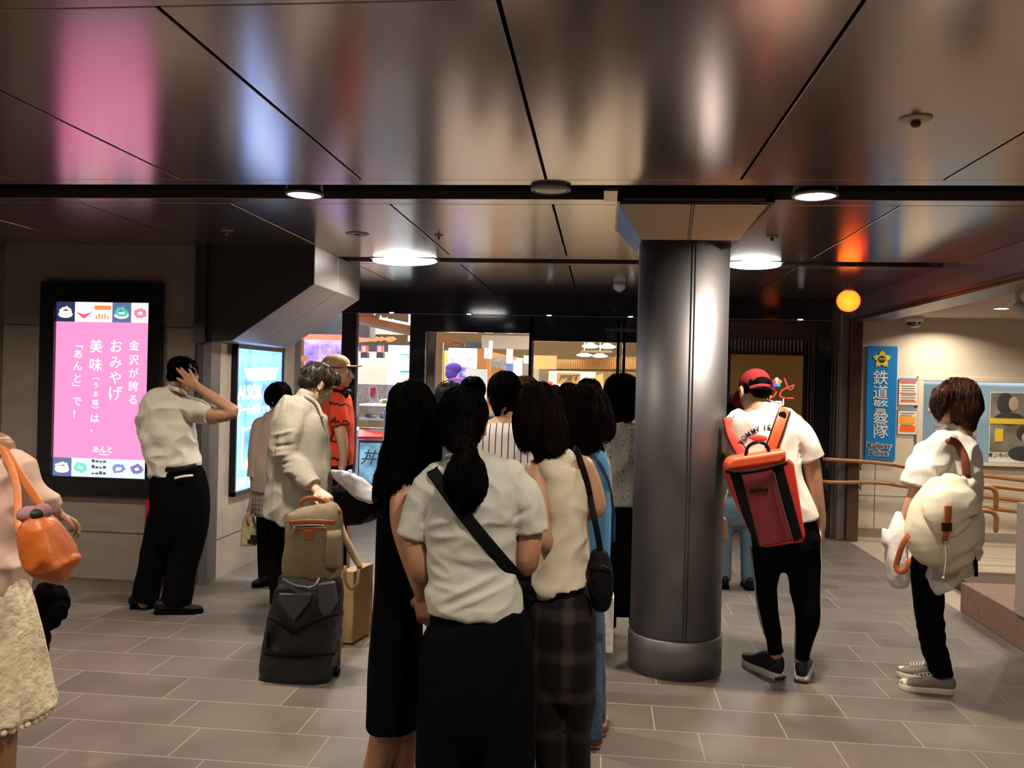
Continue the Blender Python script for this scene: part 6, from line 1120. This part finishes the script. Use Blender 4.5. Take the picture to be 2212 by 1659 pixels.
b = B(); q = P(2045, 1138, 4.352); b.box(q.x-.024, q.x+.024, q.y-.004, q.y+.004, q.z-.022, q.z+.022); b.put('buckle', mat('dark_buckle', (.05, .03, .02), .3, .6), t, bevel=.003)
B().tube([P(2042, 1180, 4.37), P(2044, 1205, 4.37), P(2039, 1245, 4.38)], .003, n=8).put('draw_cord', M_rub, t, True); B().ell(P(2038, 1248, 4.38), (.008, .006, .006), 10).put('cord_knot', M_rub, t)
pp = drape(sh, [(2048, 950), (2066, 955), (2080, 978), (2086, 1005), (2088, 1035)], .012, 4); ribbon(B(), [W.p(2030, 945, -.02)]+pp+[P(2094, 1048, 4.55)], .040, .003).put('leather_strap', mat('dark_tan_leather', (.20, .05, .022), .45), t, True)
ribbon(B(), [P(1962, 1155, 4.46), P(1950, 1175, 4.44), P(1940, 1205, 4.44), P(1936, 1225, 4.44), P(1946, 1236, 4.43), P(1958, 1228, 4.43), P(1962, 1206, 4.44)], .030, .004).put('leather_strap', M_lea, t, True)
ribbon(B(), [P(2098, 1195, 4.60), P(2108, 1215, 4.62), P(2108, 1245, 4.64)], .02, .003).put('rear_strap', M_strap, t, True)
t = thing('white_carrier_bag', 'white plastic carrier bag held low in front of the canvas rucksack wearer', 'bag', P(1938, 1260, 4.62)); W2.Y = 4.62; W2.t = t
b = B(); W2.trace(b, [(1112, 1934, 1950, 0, .02), (1135, 1922, 1956, 0, .05), (1165, 1916, 1958, 0, .07), (1210, 1914, 1960, 0, .085), (1250, 1918, 1962, 0, .07)], sq=2.4); b.tube([P(1918, 1170, 4.62), P(1910, 1145, 4.62)], [.03, .015]); b.blob('film', mat('film_white2', (.74, .73, .72), .3, bump=(14, .3, .02)), t, .007, 2, folds(.007, (9, 9, 3), 98, None, .001))
# ================================================================ luggage
t = thing('trolley_case', 'black wheeled trolley bag standing on the floor under the khaki backpack', 'suitcase', P(650, 1475, 4.35)); W2.Y = 4.42; W2.t = t
M_ny = mat('nylon_black', (.010, .010, .012), .5, bump=(120, .35, .003), spec=.35); M_ny2 = mat('nylon_grey', (.045, .045, .05), .38, bump=(40, .4, .006))
b = B(); W2.trace(b, [(1246, 612, 733, .02, .11), (1270, 606, 735, 0, .14), (1330, 590, 734, 0, .15), (1400, 578, 728, 0, .155), (1440, 572, 726, 0, .155), (1468, 575, 722, 0, .15)], sq=4, cap='flat'); cs = b.blob('case_body', M_ny, t, .008, 4, folds(.006, (9, 9, 9), 101))
b = B(); b.prism([P(600, 1282, 4.255), P(672, 1282, 4.255), P(668, 1300, 4.25), P(634, 1344, 4.25), P(608, 1308, 4.25)], (0, .02, 0)); b.put('front_flap', M_ny2, t, bevel=.008, seg=3)
b = B(); b.prism([P(684, 1262, 4.27), P(722, 1256, 4.27), P(728, 1300, 4.265), P(700, 1340, 4.265), P(686, 1310, 4.265)], (0, .03, 0)); b.put('side_pocket', M_ny2, t, bevel=.01, seg=3)
for pts in (((584, 1335), (610, 1350), (632, 1368)), ((632, 1368), (690, 1338), (730, 1325)), ((572, 1412), (620, 1418), (724, 1412)), ((582, 1345), (578, 1400))): ribbon(B(), [P(x, y, 4.252) for x, y in pts], .018, .004).put('compression_strap', M_strap, t, True)
b = B(); b.tube([P(612, 1252, 4.30), P(640, 1266, 4.26), P(676, 1268, 4.26), P(690, 1250, 4.30)], .008, n=10, sub=4); b.put('grab_handle', M_ny2, t, True)
for x in (618, 726): B().tube([P(x, 1130, 4.58), P(x, 1250, 4.58)], .007, n=10).put('pull_rod', M_bmetal, t, True)
for x, y in ((586, 1468), (716, 1462), (590, 1455), (712, 1450)):
    q = PZ(x, y+12, 0.0); B().lathe((q.x-.012, q.y+.1, .024), [(.018, 0), (.024, .004), (.024, .020), (.018, .024)], 18, (1, 0, 0)).put('wheel', M_blacks, t, True)
t = thing('khaki_backpack', 'khaki canvas backpack with brown leather zip band on top of the trolley bag', 'backpack', P(676, 1243, 4.4)); W2.Y = 4.42; W2.t = t
M_kh = mat('khaki_canvas', (.19, .145, .085), .85, bump=(200, .4, .002), var=(120, (.15, .11, .065))); M_bl = mat('belt_leather', (.27, .07, .022), .38, bump=(50, .1, .002))
b = B(); W2.trace(b, [(1092, 640, 716, 0, .06), (1104, 628, 732, 0, .09), (1130, 623, 737, 0, .105), (1180, 620, 737, 0, .11), (1225, 614, 736, 0, .115), (1243, 616, 732, 0, .11)], sq=3.4, cap='flat'); kb_ = b.blob('bag_body', M_kh, t, .007, 4, folds(.003, (7, 7, 7), 102))
ribbon(B(), drape(kb_, [(626, 1131), (650, 1128), (690, 1128), (722, 1130)], .003, 3), .030, .004, (0, 1, 0)).put('leather_band', M_bl, t, True); ribbon(B(), drape(kb_, [(634, 1143), (660, 1142), (704, 1142)], .003, 3), .018, .003).put('leather_band', M_bl, t, True)
b = B(); b.tube(drape(kb_, [(632, 1136), (672, 1134), (700, 1135)], .008, 3), .003, n=8, sub=1); b.put('zip', M_steel, t, True)
q = drape(kb_, [(667, 1156), (667.1, 1156)], .004, 1)[0]; B().box(q.x-.022, q.x+.022, q.y-.004, q.y+.004, q.z-.026, q.z+.026).put('leather_label', M_bl, t, bevel=.002)
b = B(); b.tube([P(636, 1140, 4.29), P(633, 1156, 4.285)], .005, n=8); b.put('zip_pull', M_steel, t, True)
b = B(); pp = [P(650, 1092, 4.42), P(656, 1080, 4.42), P(676, 1076, 4.42), P(700, 1083, 4.42), P(712, 1096, 4.42)]; ribbon(b, pp, .026, .005); b.put('top_handle', M_bl, t, True); b = B(); ribbon(b, [P(700, 1078, 4.5), P(720, 1092, 4.44), P(736, 1108, 4.40)], .022, .004); b.put('leather_edge', M_bl, t, True)
b = B(); W2.trace(b, [(1146, 708, 735, -.085, .03), (1190, 706, 737, -.09, .034), (1226, 704, 735, -.09, .03)], sq=4, cap='flat'); b.put('side_pocket', M_kh, t, True); b = B(); b.tube([P(734, 1125, 4.46), P(745, 1160, 4.46), P(762, 1195, 4.47), P(776, 1222, 4.48)], [.014, .018, .022, .016], [.01]*4, ref=(1, 0, 0), n=12, sub=4); b.put('shoulder_strap', mat('strap_beige', (.50, .40, .26), .8, bump=(60, .5, .004)), t, True); B().ell(P(777, 1224, 4.48), (.014, .01, .014), 10).put('strap_tip', M_bl, t, True)
t = thing('carton', 'tall kraft cardboard carton standing behind the trolley bag with a carrying strap', 'box', P(755, 1370, 5.0))
b = B(); a = P(736, 1235, 4.95); c = P(772, 1235, 4.95); b.prism([(a.x, 4.95, 0.01), (c.x-.02, 4.95, .01), (c.x+.03, 5.2, .01), (a.x+.05, 5.2, .01)], (0, 0, P(755, 1238, 4.95).z)); b.put('carton_body', mat('kraft', (.42, .27, .12), .75, bump=(20, .05, .002)), t, bevel=.003)
b = B(); ribbon(b, [P(746, 1222, 4.85), P(745, 1250, 4.85), P(757, 1272, 4.85), P(773, 1258, 4.85), P(774, 1215, 4.88)], .022, .003); b.put('carrying_strap', mat('strap_taupe', (.17, .12, .08), .7), t, True)
# ================================================================ farther queue heads and torsos
def queue(label, x, y, Y, h, wpx, shirt, hm, top=(), seed=1, yaw=0, pitch=-6, hh='short', m=M_skin, nose=0, pants=None, sc=1.0, hs=None, skirt=False, sm=None):
    W = Who(label, x, y, Y, h); k = wpx; W.k = sc; u_ = 1/mpp(Y)
    hy = y; zc = W.p(x, hy).z; W.head(x, hy, yaw, pitch, 0, 0, neck=[(x, hy+.11*u_, 0), (x, hy+.17*u_, 0)], face=abs(yaw) > 60)
    R_ = lambda z, half: (W.zy(zc-z), x-half*u_, x+half*u_)
    shr = [(*R_(.155, .06), 0, .05), (*R_(.185, .15), 0, .08), (*R_(.24, .19), 0, .10), (*R_(.36, .18), 0, .11), (*R_(.52, .16), 0, .11), (*R_(.66, .17), 0, .12)]
    W.core(shr[1:]); 
    for s_ in (-1, 1): W.limb(W.b, ((x+s_*.17*u_, W.zy(zc-.25)), (x+s_*.20*u_, W.zy(zc-.42)), (x+s_*.19*u_, W.zy(zc-.55), .04), (x+s_*.14*u_, W.zy(zc-.56), .22)), [.05, .042, .036, .028])
    for s_ in (-1, 1): W.hand(W.b, W.p(x+s_*.14*u_, W.zy(zc-.56), .22), (-s_*.3, .9, .2), (0, 0, 1), -s_, 40)
    W.limb(W.b, ((x-.08*u_, W.zy(zc-.7)), (x-.09*u_, W.zy(.45)), (x-.09*u_, W.zy(.08))), [.08, .055, .035]); W.limb(W.b, ((x+.08*u_, W.zy(zc-.7)), (x+.09*u_, W.zy(.45)), (x+.09*u_, W.zy(.08))), [.08, .055, .035]); W.body(m, .008)
    b = B(); W.trace(b, shr, cap=('round', 'flat'))
    for s_ in (-1, 1): W.limb(b, ((x+s_*.15*u_, W.zy(zc-.225)), (x+s_*.19*u_, W.zy(zc-.33)), (x+s_*.205*u_, W.zy(zc-.42))), [.065, .062, .058], cap=('round', 'flat'))
    sh = b.blob('top', shirt, W.t, .010, 2, folds(.007, (8, 8, 4), seed))
    b = B(); W.trace(b, [(*R_(.60, .14), 0, .10), (*R_(.72, .18), 0, .13), (*R_(.82, .185), 0, .13)])
    for s_ in (-1, 1): W.trace(b, [(W.zy(zc-.78), x+(s_*.09-.09)*u_, x+(s_*.09+.09)*u_, 0, .10), (W.zy(.4), x+(s_*.10-.07)*u_, x+(s_*.10+.07)*u_, 0, .08), (W.zy(.06), x+(s_*.10-.06)*u_, x+(s_*.10+.06)*u_, 0, .07)], cap=('round', 'flat'))
    if skirt: W.trace(b, [(W.zy(zc-.78), x-.17*u_, x+.17*u_, 0, .13), (W.zy(.5), x-.19*u_, x+.19*u_, 0, .13), (W.zy(.07), x-.2*u_, x+.2*u_, 0, .13)][:2]+[(W.zy(.15), x-.2*u_, x+.2*u_, 0, .13)], cap=('round', 'flat'))
    b.blob('trousers', pants or M_blackc, W.t, .012, 2)
    for s_ in (-1, 1): q = W.p(x+s_*.10*u_, W.zy(0)); shoe(W, (q.x, q.y-.08, 0), (q.x, q.y+.16, 0), 'shoe', sm or M_blacks, M_rub if sm else M_blackc, .10, .09)
    b = B(); f = W.hf; b.ell(f(0, -.022, .032), (.088, .104, .094), 24, W.hR)
    if hh == 'short': b.ell(f(0, -.058, -.03), (.07, .045, .055), 18, W.hR)
    elif hh == 'bob': W.trace(b, hs or [(*R_(-.02, .095), 0, .10), (*R_(.05, .10), -.01, .10), (*R_(.10, .09), -.01, .08)], n=24)
    hair(W, b, hm, 160, .16, vox=.009, seed=seed, amp=.005, scale=(26, 26, 8), wisp=.02 if hh == 'bob' else 0, out=.005); return W, sh
M_stripe = cloth('striped_blouse', (.60, .57, .56)); nt = M_stripe.node_tree; wv = nt.nodes.new('ShaderNodeTexWave'); wv.inputs['Scale'].default_value = 9; wv.bands_direction = 'X'; tc = nt.nodes.new('ShaderNodeTexCoord'); nt.links.new(tc.outputs['Object'], wv.inputs['Vector']); rr = nt.nodes.new('ShaderNodeValToRGB'); rr.color_ramp.elements[0].position = .04; rr.color_ramp.elements[0].color = (.06, .05, .07, 1); rr.color_ramp.elements[1].position = .12; rr.color_ramp.elements[1].color = (.62, .58, .58, 1); nt.links.new(wv.outputs['Fac'], rr.inputs[0]); nt.links.new(rr.outputs[0], nt.nodes['Principled BSDF'].inputs['Base Color'])
queue('person with black chin-length hair in a white blouse with thin dark vertical stripes', 1091, 852, 4.75, 1.58, 70, M_stripe, M_hair, seed=111, hh='bob', hs=[(835, 1056, 1124, 0, .09), (865, 1056, 1122, 0, .09), (885, 1064, 1112, 0, .06)])
M_speck = mat('speckled_grey', (.30, .29, .275), .85, var=(70, (.05, .05, .05), (1, 1, 1), .60, .66))
W, sh = queue('person with a black bob in a grey speckled top half hidden behind the column', 1345, 862, 5.42, 1.62, 72, M_speck, M_hair, seed=112, hh='bob', skirt=True, sm=M_conv, hs=[(840, 1304, 1384, 0, .10), (875, 1306, 1384, 0, .10), (898, 1312, 1372, 0, .07)])
M_dark1 = cloth('navy_top', (.05, .06, .09)); M_dark2 = cloth('grey_top', (.12, .11, .11)); M_dark3 = cloth('brown_top', (.12, .07, .045))
queue('person with short dark hair in front of the white shop panel, beyond the ponytail', 1022, 850, 6.2, 1.58, 48, M_dark2, M_hair, seed=113)
queue('person with bluish short dark hair just left of the ponytail head', 972, 866, 5.4, 1.52, 56, M_dark1, hair_mat('hair_blueblack', (.018, .025, .045), .4, .4), seed=114)
queue('person with short black hair behind the striped blouse', 1108, 845, 6.9, 1.60, 50, M_dark2, M_hair, seed=115)
queue('person with brown hair glimpsed behind the dark brown bob, by the door post', 1134, 856, 5.3, 1.56, 45, M_dark3, hair_mat('hair_tawny', (.16, .07, .03)), seed=116)
queue('person with shoulder-length black hair, far down the queue under the calligraphy board', 1229, 860, 7.0, 1.53, 44, M_dark2, M_hair, seed=117, hh='bob')
queue('person with short black hair next to the door post, above the blue tunic', 1272, 858, 5.9, 1.56, 52, M_dark1, M_hair, seed=118)
queue('person with short black hair behind the greying man in the blazer', 652, 822, 8.65, 1.58, 40, M_dark2, M_hair, seed=119)
queue('small distant shop clerk with black hair below the calligraphy board', 1199, 846, 15.5, 1.50, 14, M_dark1, M_hair, seed=120)
W, sh = queue('person with dark hair and blue jeans standing beyond the column', 1590, 885, 6.9, 1.53, 36, M_dark2, M_hairr, seed=121, hh='bob', pants=cloth('mid_denim', (.11, .17, .25), var=(60, (.16, .23, .32))), yaw=-20)
t = thing('brown_handbag', 'small brown handbag hanging just right of the column', 'bag', P(1566, 1170, 6.5)); b = B(); b.prism([P(1556, 1118, 6.5), P(1570, 1118, 6.5), P(1575, 1168, 6.5), P(1552, 1170, 6.5)], (0, .10, 0)); b.put('bag_body', mat('brown_bag', (.25, .13, .07), .6), t, bevel=.02, seg=3); b = B(); b.tube([P(1560, 1120, 6.55), P(1566, 1085, 6.55), P(1572, 1060, 6.6)], .006); b.put('strap', bpy.data.materials['brown_bag'], t, True)
